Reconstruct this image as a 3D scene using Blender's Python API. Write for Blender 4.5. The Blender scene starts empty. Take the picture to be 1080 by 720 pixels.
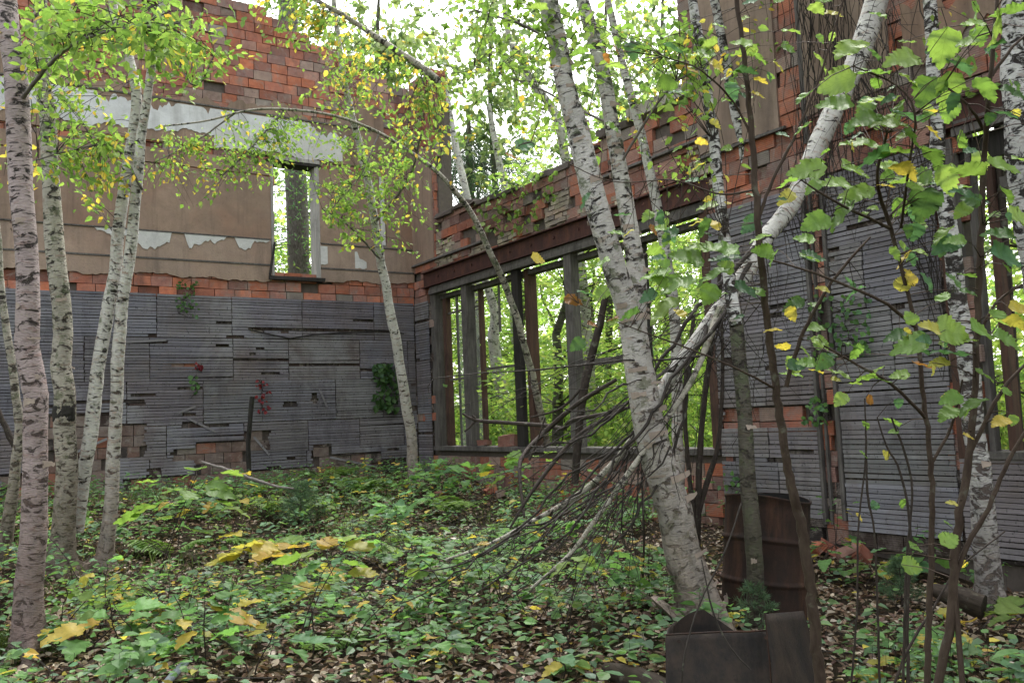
import bpy, math, random
import numpy as np
from mathutils import Matrix, Vector
random.seed(7); rg = np.random.default_rng(11)
S = bpy.context.scene; COL = S.collection

# ------------------------------------------------------------------ camera frame
F = 925.0
_v1 = np.array([-600., -105., -F]); _v2 = np.array([1430., -20., -F])
RY = _v1/np.linalg.norm(_v1); RX = _v2/np.linalg.norm(_v2); RX = RX-RX.dot(RY)*RY; RX /= np.linalg.norm(RX)
RZ = np.cross(RX, RY); R = np.array([RX, RY, RZ]); CAM = np.array([0, 0, 1.5])
PX = 7.5; QY = 14.866
def P(u, v, D):
    return CAM + R @ (np.array([(u-540.), -(v-360.), -F])*D/F)
def depth(p): return -(R.T @ (np.asarray(p, float)-CAM))[2]
def onR(u, v, x=PX):
    d = P(u, v, 1)-CAM; t = x/d[0]; q = CAM+t*d; return q[1], q[2]
def onL(u, v, y=QY):
    d = P(u, v, 1)-CAM; t = y/d[1]; q = CAM+t*d; return q[0], q[2]
def smooth(a, b, x):
    t = np.clip((x-a)/(b-a), 0, 1); return t*t*(3-2*t)
_K = rg.normal(size=(14, 2))*np.array([[.5]]*5+[[1.6]]*5+[[4.]]*4); _ph = rg.uniform(0, 6.28, 14)
_A = np.array([.07]*5+[.03]*5+[.012]*4)
def H(x, y):
    x = np.asarray(x, float); y = np.asarray(y, float)
    h = .46*smooth(5.5, 13.0, y)*smooth(9.5, 7.5, x)+.17*smooth(6.0, 7.4, x)*smooth(4.0, 5.6, y)*smooth(9, 7, y)
    h = h-.10*smooth(1, 4, x)*smooth(6, 3, y)
    for k in range(14): h = h+_A[k]*.6*np.sin(_K[k, 0]*x+_K[k, 1]*y+_ph[k])
    return h+.10*np.exp(-((x-3.9)**2+(y-4.6)**2)/.5)
def onG(u, v):
    d = P(u, v, 1)-CAM; z = 0.
    for _ in range(25):
        t = (z-1.5)/d[2]; q = CAM+t*d; z = .5*z+.5*float(H(q[0], q[1]))
    return np.array([q[0], q[1], float(H(q[0], q[1]))])

# ------------------------------------------------------------------ mesh builder
class MB:
    def __init__(s): s.v = []; s.c = []; s.b = []; s.f = []; s.n = 0
    def add(s, v, f, col=(1, 1, 1), bc=None):
        v = np.asarray(v, float).reshape(-1, 3); m = len(v)
        c = np.asarray(col, float)
        if c.ndim == 1: c = np.tile(c[:3], (m, 1))
        s.v.append(v); s.c.append(c); s.b.append(v if bc is None else np.asarray(bc, float))
        s.f.append(np.asarray(f, np.int64)+s.n); s.n += m
    def build(s, name, mat, parent=None, smooth_=False):
        me = bpy.data.meshes.new(name)
        if s.n:
            v = np.concatenate(s.v); c = np.concatenate(s.c); b = np.concatenate(s.b)
            me.vertices.add(len(v)); me.vertices.foreach_set('co', v.ravel())
            ls = []; st = []; tot = 0
            for f in s.f:
                f = f.reshape(-1, f.shape[-1]); ls.append(f.ravel()); st.append(np.full(len(f), f.shape[1]))
            ls = np.concatenate(ls); st = np.concatenate(st)
            me.loops.add(len(ls)); me.loops.foreach_set('vertex_index', ls.astype(np.int32))
            me.polygons.add(len(st)); me.polygons.foreach_set('loop_start', np.concatenate([[0], np.cumsum(st)[:-1]]).astype(np.int32))
            me.polygons.foreach_set('loop_total', st.astype(np.int32))
            a = me.attributes.new('Col', 'FLOAT_COLOR', 'POINT'); a.data.foreach_set('color', np.c_[c, np.ones(len(c))].ravel())
            a = me.attributes.new('bc', 'FLOAT_VECTOR', 'POINT'); a.data.foreach_set('vector', b.ravel())
            me.update(calc_edges=True)
            me.polygons.foreach_set('use_smooth', np.full(len(st), bool(smooth_)))
            me.validate()
        me.materials.append(mat)
        o = bpy.data.objects.new(name, me); COL.objects.link(o)
        if parent is not None: 
            o.parent = parent
            if not getattr(s, 'local', False) and parent.type == 'EMPTY': o.matrix_parent_inverse = Matrix.Translation(parent.location).inverted()
        return o
    # shapes -------------------------------------------------
    def boxes(s, lo, hi, col=(1, 1, 1), jit=0.):
        lo = np.atleast_2d(np.asarray(lo, float)); hi = np.atleast_2d(np.asarray(hi, float)); n = len(lo)
        idx = np.array([[0,0,0],[1,0,0],[1,1,0],[0,1,0],[0,0,1],[1,0,1],[1,1,1],[0,1,1]])
        v = np.where(idx[None] == 1, hi[:, None], lo[:, None])
        if jit: v = v+rg.normal(size=v.shape)*jit
        fc = np.array([[0,3,2,1],[4,5,6,7],[0,1,5,4],[2,3,7,6],[1,2,6,5],[3,0,4,7]])
        f = (fc[None]+8*np.arange(n)[:, None, None]).reshape(-1, 4)
        c = np.asarray(col, float)
        c = np.tile(c, (n*8, 1)) if c.ndim == 1 else np.repeat(c, 8, 0)
        s.add(v.reshape(-1, 3), f, c)
    def hexa(s, pts, col=(1,1,1)):
        s.add(pts, [[0,3,2,1],[4,5,6,7],[0,1,5,4],[2,3,7,6],[1,2,6,5],[3,0,4,7]], col)
    def tube(s, pts, rad, seg=8, lump=0., col=(1, 1, 1), cap=True, s0=0., root=None):
        pts = np.asarray(pts, float); n = len(pts); rad = np.broadcast_to(np.asarray(rad, float), (n,))
        t = np.gradient(pts, axis=0); t /= np.linalg.norm(t, axis=1)[:, None]+1e-9
        a = np.array([1., 0, 0]) if abs(t[0][0]) < .8 else np.array([0, 1., 0])
        U = np.zeros_like(pts); 
        for i in range(n):
            a = a-a.dot(t[i])*t[i]; a /= np.linalg.norm(a); U[i] = a
        W = np.cross(t, U); th = np.linspace(0, 2*np.pi, seg, endpoint=False)
        L = s0+np.concatenate([[0], np.cumsum(np.linalg.norm(np.diff(pts, axis=0), axis=1))])
        rr = rad[:, None]*np.ones((1, seg))
        if lump:
            ph = rg.uniform(0, 6.28, 6); r0 = rad.mean()
            for k in range(3):
                rr = rr*(1+lump*.5*np.sin((k+1)*th[None]+ph[k]+L[:, None]*(1.3+1.7*k)/(r0*9)))
            rr = rr*(1+lump*.35*rg.normal(size=rr.shape))
        if root is not None: rr = rr*(1+root[:, None]*(.30*np.sin(4*th+1.1)+.18*np.sin(7*th+.4))[None])
        v = pts[:, None]+rr[..., None]*(np.cos(th)[None, :, None]*U[:, None]+np.sin(th)[None, :, None]*W[:, None])
        i, j = np.meshgrid(np.arange(n-1), np.arange(seg), indexing='ij'); j2 = (j+1) % seg
        f = np.stack([i*seg+j, i*seg+j2, (i+1)*seg+j2, (i+1)*seg+j], -1).reshape(-1, 4)
        bc = np.stack([rad[:, None]*np.cos(th), rad[:, None]*np.sin(th), L[:, None]*np.ones(seg)], -1)
        s.add(v.reshape(-1, 3), f, col, bc.reshape(-1, 3))
        if cap and seg > 3:
            for k in (0, n-1):
                s.add(v[k], [list(range(seg))] if k else [list(range(seg))[::-1]], np.array(col)*(.55 if lump else 1), bc[k])
    def leaves(s, pos, dirs, nrm, size, col, aspect=.62, fold=.25, simple=False):
        """pos: leaf base, dirs: unit stem-to-tip, nrm: approx. normal"""
        pos = np.atleast_2d(pos); n = len(pos)
        if n == 0: return
        d = dirs/(np.linalg.norm(dirs, axis=1)[:, None]+1e-9)
        w = np.cross(nrm, d); w /= np.linalg.norm(w, axis=1)[:, None]+1e-9
        u = np.cross(d, w); L = np.broadcast_to(size, (n,))[:, None]
        asp = aspect*rg.uniform(.85, 1.15, (n, 1)); fo = fold*rg.uniform(.2, 1.6, (n, 1)); curl = rg.uniform(-.28, .06, (n, 1))
        def pt(y, x): return pos+L*(d*y+w*x*asp+u*(abs(x)*fo*asp+curl*y*y))
        if simple:
            v = np.stack([pt(0, 0), pt(.45, .5), pt(1, 0), pt(.45, -.5)], 1)
            f = np.array([[0, 1, 2, 3]]); k = 4; yy = [0,.45,1,.45]; xx = [0,.5,0,-.5]
        else:
            v = np.stack([pt(0, 0), pt(.26, .44), pt(.6, .40), pt(1, 0), pt(.6, -.40), pt(.26, -.44)], 1)
            f = np.array([[0, 1, 2, 3], [0, 3, 4, 5]]); k = 6; yy = [0,.26,.6,1,.6,.26]; xx = [0,.44,.4,0,-.4,-.44]
        F_ = (f[None]+k*np.arange(n)[:, None, None]).reshape(-1, 4)
        bc = np.tile(np.c_[xx, yy, np.zeros(k)], (n, 1))
        s.add(v.reshape(-1, 3), F_, np.repeat(col, k, 0), bc)
    def bigleaf(s, pos, d, nrm, L, col, lobes=0., asp=.75, teeth=9, curl=-.2, fold=.18):
        d = np.array(d, float); d /= np.linalg.norm(d); w = np.cross(nrm, d); w /= np.linalg.norm(w); u = np.cross(d, w)
        N = teeth*2+1; y = np.linspace(0, 1, N)
        wd = np.sin(np.pi*np.clip(y, 0, 1)**.62)**.75*.5*asp
        wd = wd*(1+.09*np.where(np.arange(N) % 2 == 1, 1, -.4)*(y > .05))
        if lobes: wd = wd*(1+lobes*np.sin(y*np.pi*3.2+.3))
        wd[0] = .01; wd[-1] = .0
        yb = y-.06*np.where(np.arange(N) % 2 == 1, -1, .5)*(wd > .1)
        cr = curl*y*y+.03*np.sin(y*14+random.random()*6)
        mid = pos+L*(d[None]*y[:, None]+u[None]*cr[:, None]); vs = [mid]; bc = [np.c_[y*0, y, y*0]]
        for sg in (1, -1):
            for q in (.55, 1.):
                x = wd*q*sg
                vs.append(pos+L*(d[None]*(y+(yb-y)*q+.05*q*(1-y)*0)[:, None]+w[None]*x[:, None]+u[None]*(cr+abs(x)*fold+.02*np.sin(y*19+q*5+sg))[:, None]))
                bc.append(np.c_[x/asp, y, y*0])
        v = np.concatenate(vs); i = np.arange(N-1); f = []
        f.append(np.stack([i, N+i, N+i+1, i+1], 1)); f.append(np.stack([N+i, 2*N+i, 2*N+i+1, N+i+1], 1))
        f.append(np.stack([i+1, 3*N+i+1, 3*N+i, i], 1)); f.append(np.stack([3*N+i+1, 4*N+i+1, 4*N+i, 3*N+i], 1))
        s.add(v, np.concatenate(f), col, np.concatenate(bc))

def thing(name, label, cat, loc=(0, 0, 0), group=None, kind=None):
    o = bpy.data.objects.new(name, None); COL.objects.link(o); o.location = loc; o.empty_display_size = .1
    return tag(o, label, cat, group, kind)
def tag(o, label=None, cat=None, group=None, kind=None):
    if label: o['label'] = label
    if cat: o['category'] = cat
    if group: o['group'] = group
    if kind: o['kind'] = kind
    return o

# ------------------------------------------------------------------ materials
def newmat(name):
    m = bpy.data.materials.new(name); m.use_nodes = True; nt = m.node_tree; nt.nodes.clear()
    return m, nt
class NT:
    def __init__(s, nt): s.nt = nt
    def n(s, t, **k):
        nd = s.nt.nodes.new(t)
        for a, b in k.items(): setattr(nd, a, b)
        return nd
    def link(s, a, b): s.nt.links.new(a, b)
    def val(s, sock, x):
        if hasattr(x, 'is_linked') or isinstance(x, bpy.types.NodeSocket): s.link(x, sock)
        else: sock.default_value = x
    def attr(s, name): return s.n('ShaderNodeAttribute', attribute_name=name)
    def scale(s, vec, sc):
        m = s.n('ShaderNodeVectorMath', operation='MULTIPLY'); s.link(vec, m.inputs[0]); m.inputs[1].default_value = sc; return m.outputs[0]
    def noise(s, vec, scale, detail=4., rough=.55, dist=0.):
        t = s.n('ShaderNodeTexNoise'); t.inputs['Scale'].default_value = scale; t.inputs['Detail'].default_value = detail
        t.inputs['Roughness'].default_value = rough; t.inputs['Distortion'].default_value = dist; s.link(vec, t.inputs['Vector']); return t.outputs['Fac']
    def ramp(s, fac, a, b, ca=0., cb=1.):
        t = s.n('ShaderNodeMapRange'); t.clamp = True; s.link(fac, t.inputs[0])
        t.inputs[1].default_value = a; t.inputs[2].default_value = b; t.inputs[3].default_value = ca; t.inputs[4].default_value = cb; return t.outputs[0]
    def mix(s, fac, a, b, mode='MIX'):
        t = s.n('ShaderNodeMix', data_type='RGBA', blend_type=mode); s.val(t.inputs[0], fac)
        for k, x in ((6, a), (7, b)):
            if isinstance(x, (tuple, list)): t.inputs[k].default_value = (*x[:3], 1)
            else: s.link(x, t.inputs[k])
        return t.outputs[2]
    def math(s, op, a, b=0.):
        t = s.n('ShaderNodeMath', operation=op); s.val(t.inputs[0], a); s.val(t.inputs[1], b); return t.outputs[0]
    def bump(s, h, strength=.5, dist=.01):
        t = s.n('ShaderNodeBump'); t.inputs['Strength'].default_value = strength; t.inputs['Distance'].default_value = dist; s.link(h, t.inputs['Height']); return t.outputs[0]
    def out(s, col, rough=.8, bump=None, spec=.25, metal=0.):
        b = s.n('ShaderNodeBsdfPrincipled'); s.val(b.inputs['Base Color'], col if not isinstance(col, tuple) else (*col, 1)); s.val(b.inputs['Roughness'], rough)
        b.inputs['Specular IOR Level'].default_value = spec; b.inputs['Metallic'].default_value = metal
        if bump is not None: s.link(bump, b.inputs['Normal'])
        o = s.n('ShaderNodeOutputMaterial'); s.link(b.outputs[0], o.inputs[0]); return b

def leafmat(name, trans=.5, gloss=.35, veins=False, spots=.35):
    m, nt = newmat(name); N = NT(nt); c = N.attr('Col').outputs['Color']; bc = N.attr('bc').outputs['Vector']
    tc = N.n('ShaderNodeTexCoord').outputs['Object']
    nz = N.noise(tc, 35, 3); col = N.mix(N.ramp(nz, .35, .7, 0, .35), c, N.mix(1., c, (.45, .5, .4), 'MULTIPLY'))
    col = N.mix(N.ramp(N.noise(tc, 90, 3), .66, .72, 0, spots), col, (.09, .045, .015))
    h = nz
    if veins:
        sx = N.n('ShaderNodeSeparateXYZ'); N.link(bc, sx.inputs[0]); ax = N.math('ABSOLUTE', sx.outputs[0])
        mid = N.ramp(ax, .0, .016, 1, 0); k = N.math('SUBTRACT', sx.outputs[1], N.math('MULTIPLY', ax, .75))
        w = N.math('ABSOLUTE', N.math('SUBTRACT', N.math('FRACT', N.math('MULTIPLY', k, 7.)), .5)); side = N.ramp(w, 0, .07, 1, 0)
        v = N.math('MAXIMUM', mid, side); col = N.mix(N.math('MULTIPLY', v, .42), col, N.mix(1., c, (.5, .55, .4), 'MULTIPLY')); h = v
    p = N.n('ShaderNodeBsdfPrincipled'); N.link(col, p.inputs['Base Color']); p.inputs['Roughness'].default_value = .5
    p.inputs['Specular IOR Level'].default_value = gloss; N.link(N.bump(h, .25, .003), p.inputs['Normal'])
    t = N.n('ShaderNodeBsdfTranslucent'); N.link(N.mix(1., col, (1.35, 1.35, .85), 'MULTIPLY'), t.inputs[0])
    mx = N.n('ShaderNodeMixShader'); mx.inputs[0].default_value = trans; N.link(p.outputs[0], mx.inputs[1]); N.link(t.outputs[0], mx.inputs[2])
    o = N.n('ShaderNodeOutputMaterial'); N.link(mx.outputs[0], o.inputs[0]); return m

def barkmat(name, base=(.50, .47, .44), peel=(.30, .21, .17), dark=(.035, .03, .028), lent=.5, blotch=.5, lichen=0., rough_base=1.5, weather=.55):
    m, nt = newmat(name); N = NT(nt); bc = N.attr('bc').outputs['Vector']
    big = N.noise(N.scale(bc, (5, 5, 2.2)), 1., 4, .6); col = N.mix(N.ramp(big, .38, .66), base, tuple(x*.72 for x in base))
    sheets = N.noise(N.scale(bc, (9, 9, 26)), 1., 3, .6, .6)
    col = N.mix(N.ramp(sheets, .56, .66, 0, .75), col, peel)
    fine = N.noise(N.scale(bc, (30, 30, 170)), 1., 3, .6)
    col = N.mix(N.ramp(fine, .40, .62, .0, .35), col, tuple(x*.55 for x in base))
    l = N.noise(N.scale(bc, (11, 11, 75)), 1., 2, .5, .3); lm = N.ramp(l, 1-lent*.5-.07, 1-lent*.5-.01)
    b = N.noise(N.scale(bc, (7, 7, 11)), 1.3, 6, .68, .8); bm = N.ramp(b, .74-blotch*.26, .79-blotch*.26)
    vo = N.n('ShaderNodeTexVoronoi'); vo.inputs['Scale'].default_value = 1.; N.link(N.scale(bc, (3.6, 3.6, 10.5)), vo.inputs['Vector'])
    sc_ = N.ramp(N.math('ADD', vo.outputs['Distance'], N.math('MULTIPLY', N.noise(bc, 26., 5, .75), .5)), .36, .43, 1, 0)
    dk = N.math('MAXIMUM', N.math('MAXIMUM', lm, bm), sc_)
    col = N.mix(dk, col, dark)
    if lichen: col = N.mix(N.ramp(N.noise(bc, 9., 5, .7), .62-lichen*.2, .70-lichen*.2, 0, .8), col, (.11, .13, .075))
    sx = N.n('ShaderNodeSeparateXYZ'); N.link(bc, sx.inputs[0])
    hb = N.math('ADD', sx.outputs[2], N.math('MULTIPLY', N.noise(bc, 14., 5, .7), -.9))
    low = N.ramp(hb, -.45, .45*rough_base+.02, 1, 0)
    col = N.mix(N.math('MULTIPLY', low, .9), col, (.05, .046, .034))
    hh = N.math('SUBTRACT', N.math('ADD', fine, sheets), N.math('MULTIPLY', dk, 1.3))
    w2 = N.ramp(N.math('ADD', sx.outputs[2], N.math('MULTIPLY', N.noise(bc, 3.2, 5, .7), -2.6)), -1.2, 1.5, 1, 0)
    col = N.mix(N.math('MULTIPLY', w2, weather), col, N.mix(N.ramp(N.noise(N.scale(bc, (12, 12, 6)), 1, 5, .7), .4, .65), tuple(x*.42 for x in peel), tuple(x*.95 for x in peel)))
    N.out(col, .75, N.bump(hh, .9, .014), .2); return m

def brownbark(name, base, var=(.4, .4, .4), gloss=.2):
    m, nt = newmat(name); N = NT(nt); bc = N.attr('bc').outputs['Vector']; c = N.attr('Col').outputs['Color']
    n1 = N.noise(N.scale(bc, (40, 40, 14)), 1., 5, .65); col = N.mix(N.ramp(n1, .35, .65), base, tuple(a*b for a, b in zip(base, var)))
    n2 = N.noise(bc, 11., 4, .6); col = N.mix(N.ramp(n2, .58, .68, 0, .55), col, (.16, .165, .13))
    N.out(N.mix(1., col, c, 'MULTIPLY'), .75, N.bump(n1, .8, .01), gloss); return m

def tilemat():
    m, nt = newmat('clay_tile'); N = NT(nt); c = N.attr('Col').outputs['Color']; tc = N.n('ShaderNodeTexCoord').outputs['Object']
    col = N.mix(N.ramp(N.noise(tc, 9, 6, .7), .40, .66, 0, .55), c, N.mix(1., c, (.5, .45, .5), 'MULTIPLY'))
    col = N.mix(N.ramp(N.noise(tc, 2.2, 6, .75, .6), .50, .66, 0, .7), col, (.22, .19, .175)); col = N.mix(N.ramp(N.noise(tc, .9, 6, .75, .6), .54, .70, 0, .45), col, (.13, .105, .10))
    col = N.mix(N.ramp(N.noise(N.scale(tc, (1.5, 1.5, .35)), 1.6, 5, .7), .55, .72, 0, .5), col, (.07, .06, .06))
    col = N.mix(N.ramp(N.noise(tc, 28, 4, .7), .62, .70, 0, .5), col, (.05, .04, .045)); col = N.mix(N.ramp(N.noise(tc, 5, 7, .8, 1.), .54, .62, 0, .55), col, (.27, .235, .215)); col = N.mix(N.ramp(N.noise(tc, 12, 6, .8), .60, .68, 0, .5), col, (.09, .06, .055))
    sx = N.n('ShaderNodeSeparateXYZ'); N.link(tc, sx.inputs[0])
    g = N.math('SINE', N.math('MULTIPLY', sx.outputs[2], 2*math.pi/.021)); gr = N.ramp(g, .3, 1., 0, 1)
    col = N.mix(N.math('MULTIPLY', gr, .38), col, N.mix(1., col, (.35, .3, .3), 'MULTIPLY'))
    h = N.math('SUBTRACT', N.noise(tc, 60, 4), N.math('MULTIPLY', gr, .9)); N.out(col, .85, N.bump(h, .6, .006), .15); return m

def plastermat(name, a, b, stain=(.07, .055, .05), st=.6, red=.0):
    m, nt = newmat(name); N = NT(nt); tc = N.n('ShaderNodeTexCoord').outputs['Object']
    col = N.mix(N.ramp(N.noise(tc, .8, 6, .7), .38, .66), a, b)
    if red: col = N.mix(N.ramp(N.noise(tc, .55, 5, .6, .5), .5, .63, 0, red), col, (.27, .13, .085))
    col = N.mix(N.ramp(N.noise(tc, 3, 7, .78, .6), .40, .68, 0, .75), col, tuple(x*.62 for x in a))
    col = N.mix(N.ramp(N.noise(N.scale(tc, (4.5, 4.5, .35)), 1, 6, .7), .48, .78, 0, st), col, stain)
    col = N.mix(N.ramp(N.noise(tc, 22, 5, .7), .6, .72, 0, .5), col, tuple(x*.5 for x in b))
    N.out(col, .9, N.bump(N.noise(tc, 30, 6, .7), .5, .012), .12); return m

def lathmat():
    m, nt = newmat('weathered_lath'); N = NT(nt); c = N.attr('Col').outputs['Color']; tc = N.n('ShaderNodeTexCoord').outputs['Object']
    g = N.noise(N.scale(tc, (3, 3, 90)), 1., 5, .65); col = N.mix(N.ramp(g, .35, .7, 0, .6), c, N.mix(1., c, (.42, .42, .46), 'MULTIPLY'))
    col = N.mix(N.ramp(N.noise(tc, 1.1, 6, .75, .5), .46, .68, 0, .65), col, (.15, .12, .11)); col = N.mix(N.ramp(N.noise(N.scale(tc, (2.2, 2.2, .5)), 1, 6, .75), .5, .7, 0, .6), col, (.055, .05, .055))
    col = N.mix(N.ramp(N.noise(tc, .7, 5, .7, .4), .53, .66, 0, .65), col, (.25, .25, .265))
    N_k = N.noise(N.scale(tc, (30, 30, 22)), 1., 2, .5); col = N.mix(N.ramp(N_k, .63, .70, 0, .6), col, (.03, .03, .033))
    N.out(col, .85, N.bump(g, .5, .004), .15); return m

def woodmat(name, a, b):
    m, nt = newmat(name); N = NT(nt); tc = N.n('ShaderNodeTexCoord').outputs['Object']
    g = N.noise(N.scale(tc, (30, 30, 2.5)), 1., 5, .65, .3); col = N.mix(N.ramp(g, .35, .68), a, b)
    col = N.mix(N.ramp(N.noise(tc, 2.5, 5, .7), .5, .7, 0, .6), col, tuple(x*.4 for x in b))
    N.out(col, .8, N.bump(g, .6, .006), .2); return m

def rustmat(name, a, b, c_):
    m, nt = newmat(name); N = NT(nt); tc = N.n('ShaderNodeTexCoord').outputs['Object']
    n1 = N.noise(tc, 6, 7, .7, .5); col = N.mix(N.ramp(n1, .35, .62), a, b)
    col = N.mix(N.ramp(N.noise(N.scale(tc, (7, 7, 1.2)), 1.4, 6, .7), .5, .66, 0, .8), col, c_)
    col = N.mix(N.ramp(N.noise(tc, 45, 4, .7), .58, .7, 0, .5), col, tuple(x*.4 for x in a))
    N.out(col, .8, N.bump(N.noise(tc, 50, 6, .75), .5, .006), .25, .1); return m

def groundmat():
    m, nt = newmat('forest_soil'); N = NT(nt); tc = N.n('ShaderNodeTexCoord').outputs['Object']
    col = N.mix(N.ramp(N.noise(tc, 6, 6, .7), .38, .65), (.014, .010, .007), (.045, .032, .021))
    col = N.mix(N.ramp(N.noise(tc, 26, 4, .7), .56, .66, 0, .6), col, (.15, .10, .06))
    col = N.mix(N.ramp(N.noise(tc, 1.3, 5, .65), .5, .66, 0, .6), col, (.035, .05, .018))
    N.out(col, .95, N.bump(N.noise(tc, 22, 6, .75), 1., .05), .1); return m
def plain(name, c, rough=.8, spec=.2, noise=.5):
    m, nt = newmat(name); N = NT(nt); tc = N.n('ShaderNodeTexCoord').outputs['Object']
    n1 = N.noise(tc, 14, 5, .7); N.out(N.mix(N.ramp(n1, .35, .7, 0, noise), c, tuple(x*.4 for x in c)), rough, N.bump(n1, .4, .01), spec); return m

M = dict(
 leaf=leafmat('broad_leaf', .45), canopy=leafmat('canopy_leaf', .58, .2, spots=.0), near=leafmat('near_leaf', .55, .3, True, .5), dry=leafmat('fallen_leaf', .15, .25, spots=.6),
 needle=leafmat('needle', .25, .2, spots=0.),
 birch_pink=barkmat('pinkish_birch_bark', (.47, .385, .385), (.27, .175, .155), lent=.64, blotch=.68),
 birch_grey=barkmat('greyish_birch_bark', (.46, .43, .37), (.25, .18, .14), lent=.62, blotch=.7, lichen=.4),
 birch_white=barkmat('white_birch_bark', (.66, .64, .61), (.38, .27, .22), lent=.6, blotch=.6, lichen=.12),
 birch_peel=barkmat('peeling_birch_bark', (.62, .59, .57), (.38, .30, .25), lent=.54, blotch=.68, lichen=.4, weather=.72),
 birch_mottled=barkmat('mottled_birch_bark', (.68, .67, .66), (.26, .2, .18), lent=.66, blotch=.9, lichen=.1),
 birch_dark=barkmat('lichen_spotted_dark_bark', (.13, .12, .10), (.10, .08, .06), lent=.5, blotch=.7, lichen=.6),
 peel=plain('curling_bark', (.36, .29, .25), .8),
 twig=brownbark('twig_bark', (.055, .042, .036)), sap=brownbark('sapling_bark', (.065, .046, .035), (.55, .5, .5)), dead=brownbark('dead_branch_bark', (.045, .037, .032)),
 conifer=brownbark('conifer_bark', (.22, .20, .19), (.45, .42, .4)), log=brownbark('rotting_log', (.05, .037, .028)),
 tile=tilemat(), core=plain('mortar_core', (.12, .10, .09), .95),
 plaster=plastermat('brown_plaster', (.30, .215, .165), (.205, .15, .12), red=.42, st=.75), plaster2=plastermat('tan_plaster', (.36, .27, .215), (.25, .19, .16), red=.25, st=.7),
 white=plastermat('white_finish_coat', (.58, .58, .58), (.50, .49, .48), (.22, .2, .18), .35), dirty=plastermat('greyed_finish_coat', (.62, .63, .65), (.50, .50, .51), (.20, .19, .18), .5),
 lath=lathmat(), grey=woodmat('grey_timber', (.14, .128, .122), (.065, .058, .056)), brown=woodmat('red_brown_timber', (.10, .055, .042), (.05, .032, .027)),
 pale=woodmat('pale_timber', (.36, .34, .33), (.22, .21, .2)), black=woodmat('blackened_timber', (.035, .032, .03), (.018, .016, .015)),
 beam=rustmat('rusted_steel', (.085, .038, .034), (.05, .026, .025), (.13, .055, .035)), barrel=rustmat('rusted_drum', (.034, .018, .014), (.020, .014, .012), (.070, .034, .022)),
 drumin=plain('drum_inside', (.012, .011, .011)), sheet=rustmat('blackened_sheet_steel', (.020, .018, .018), (.045, .032, .026), (.013, .011, .011)),
 soil=groundmat(), conc=plain('weathered_concrete', (.33, .31, .26), .9), block=plain('pale_block', (.5, .45, .38)), pipe=plain('dull_pipe', (.35, .38, .45), .4, .5, .3),
 moss=leafmat('moss', .2, .1, spots=0.))

# dusty glass
m, nt = newmat('dusty_glass'); N = NT(nt); t = N.n('ShaderNodeBsdfTransparent'); t.inputs[0].default_value = (.93, .95, .93, 1)
g = N.n('ShaderNodeBsdfGlossy'); g.inputs['Roughness'].default_value = .12; d = N.n('ShaderNodeBsdfDiffuse'); d.inputs[0].default_value = (.45, .46, .44, 1)
mx = N.n('ShaderNodeMixShader'); mx.inputs[0].default_value = .08; mx2 = N.n('ShaderNodeMixShader')
N.link(N.ramp(N.noise(N.n('ShaderNodeTexCoord').outputs['Object'], 3, 5), .3, .8, .06, .4), mx2.inputs[0])
N.link(t.outputs[0], mx.inputs[1]); N.link(g.outputs[0], mx.inputs[2]); N.link(mx.outputs[0], mx2.inputs[1]); N.link(d.outputs[0], mx2.inputs[2])
o = N.n('ShaderNodeOutputMaterial'); N.link(mx2.outputs[0], o.inputs[0]); M['glass'] = m

# ------------------------------------------------------------------ ground
xs = np.concatenate([np.arange(-400, -12, 24.), np.arange(-12, -1, .5), np.arange(-1, 8.6, .07), np.arange(8.6, 20, .5), np.arange(20, 420, 25.)])
ys = np.concatenate([np.arange(-400, -4, 26.), np.arange(-4, 1, .5), np.arange(1, 15.5, .07), np.arange(15.5, 30, .6), np.arange(30, 420, 26.)])
GX, GY = np.meshgrid(xs, ys, indexing='ij'); GZ = H(GX, GY); a, b = GX.shape
g = MB(); i, j = np.meshgrid(np.arange(a-1), np.arange(b-1), indexing='ij')
g.add(np.stack([GX, GY, GZ], -1).reshape(-1, 3), np.stack([i*b+j, (i+1)*b+j, (i+1)*b+j+1, i*b+j+1], -1).reshape(-1, 4))
tag(g.build('ground', M['soil'], smooth_=True), 'dark forest soil covering the floor of the ruin', 'ground', kind='structure')

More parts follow.
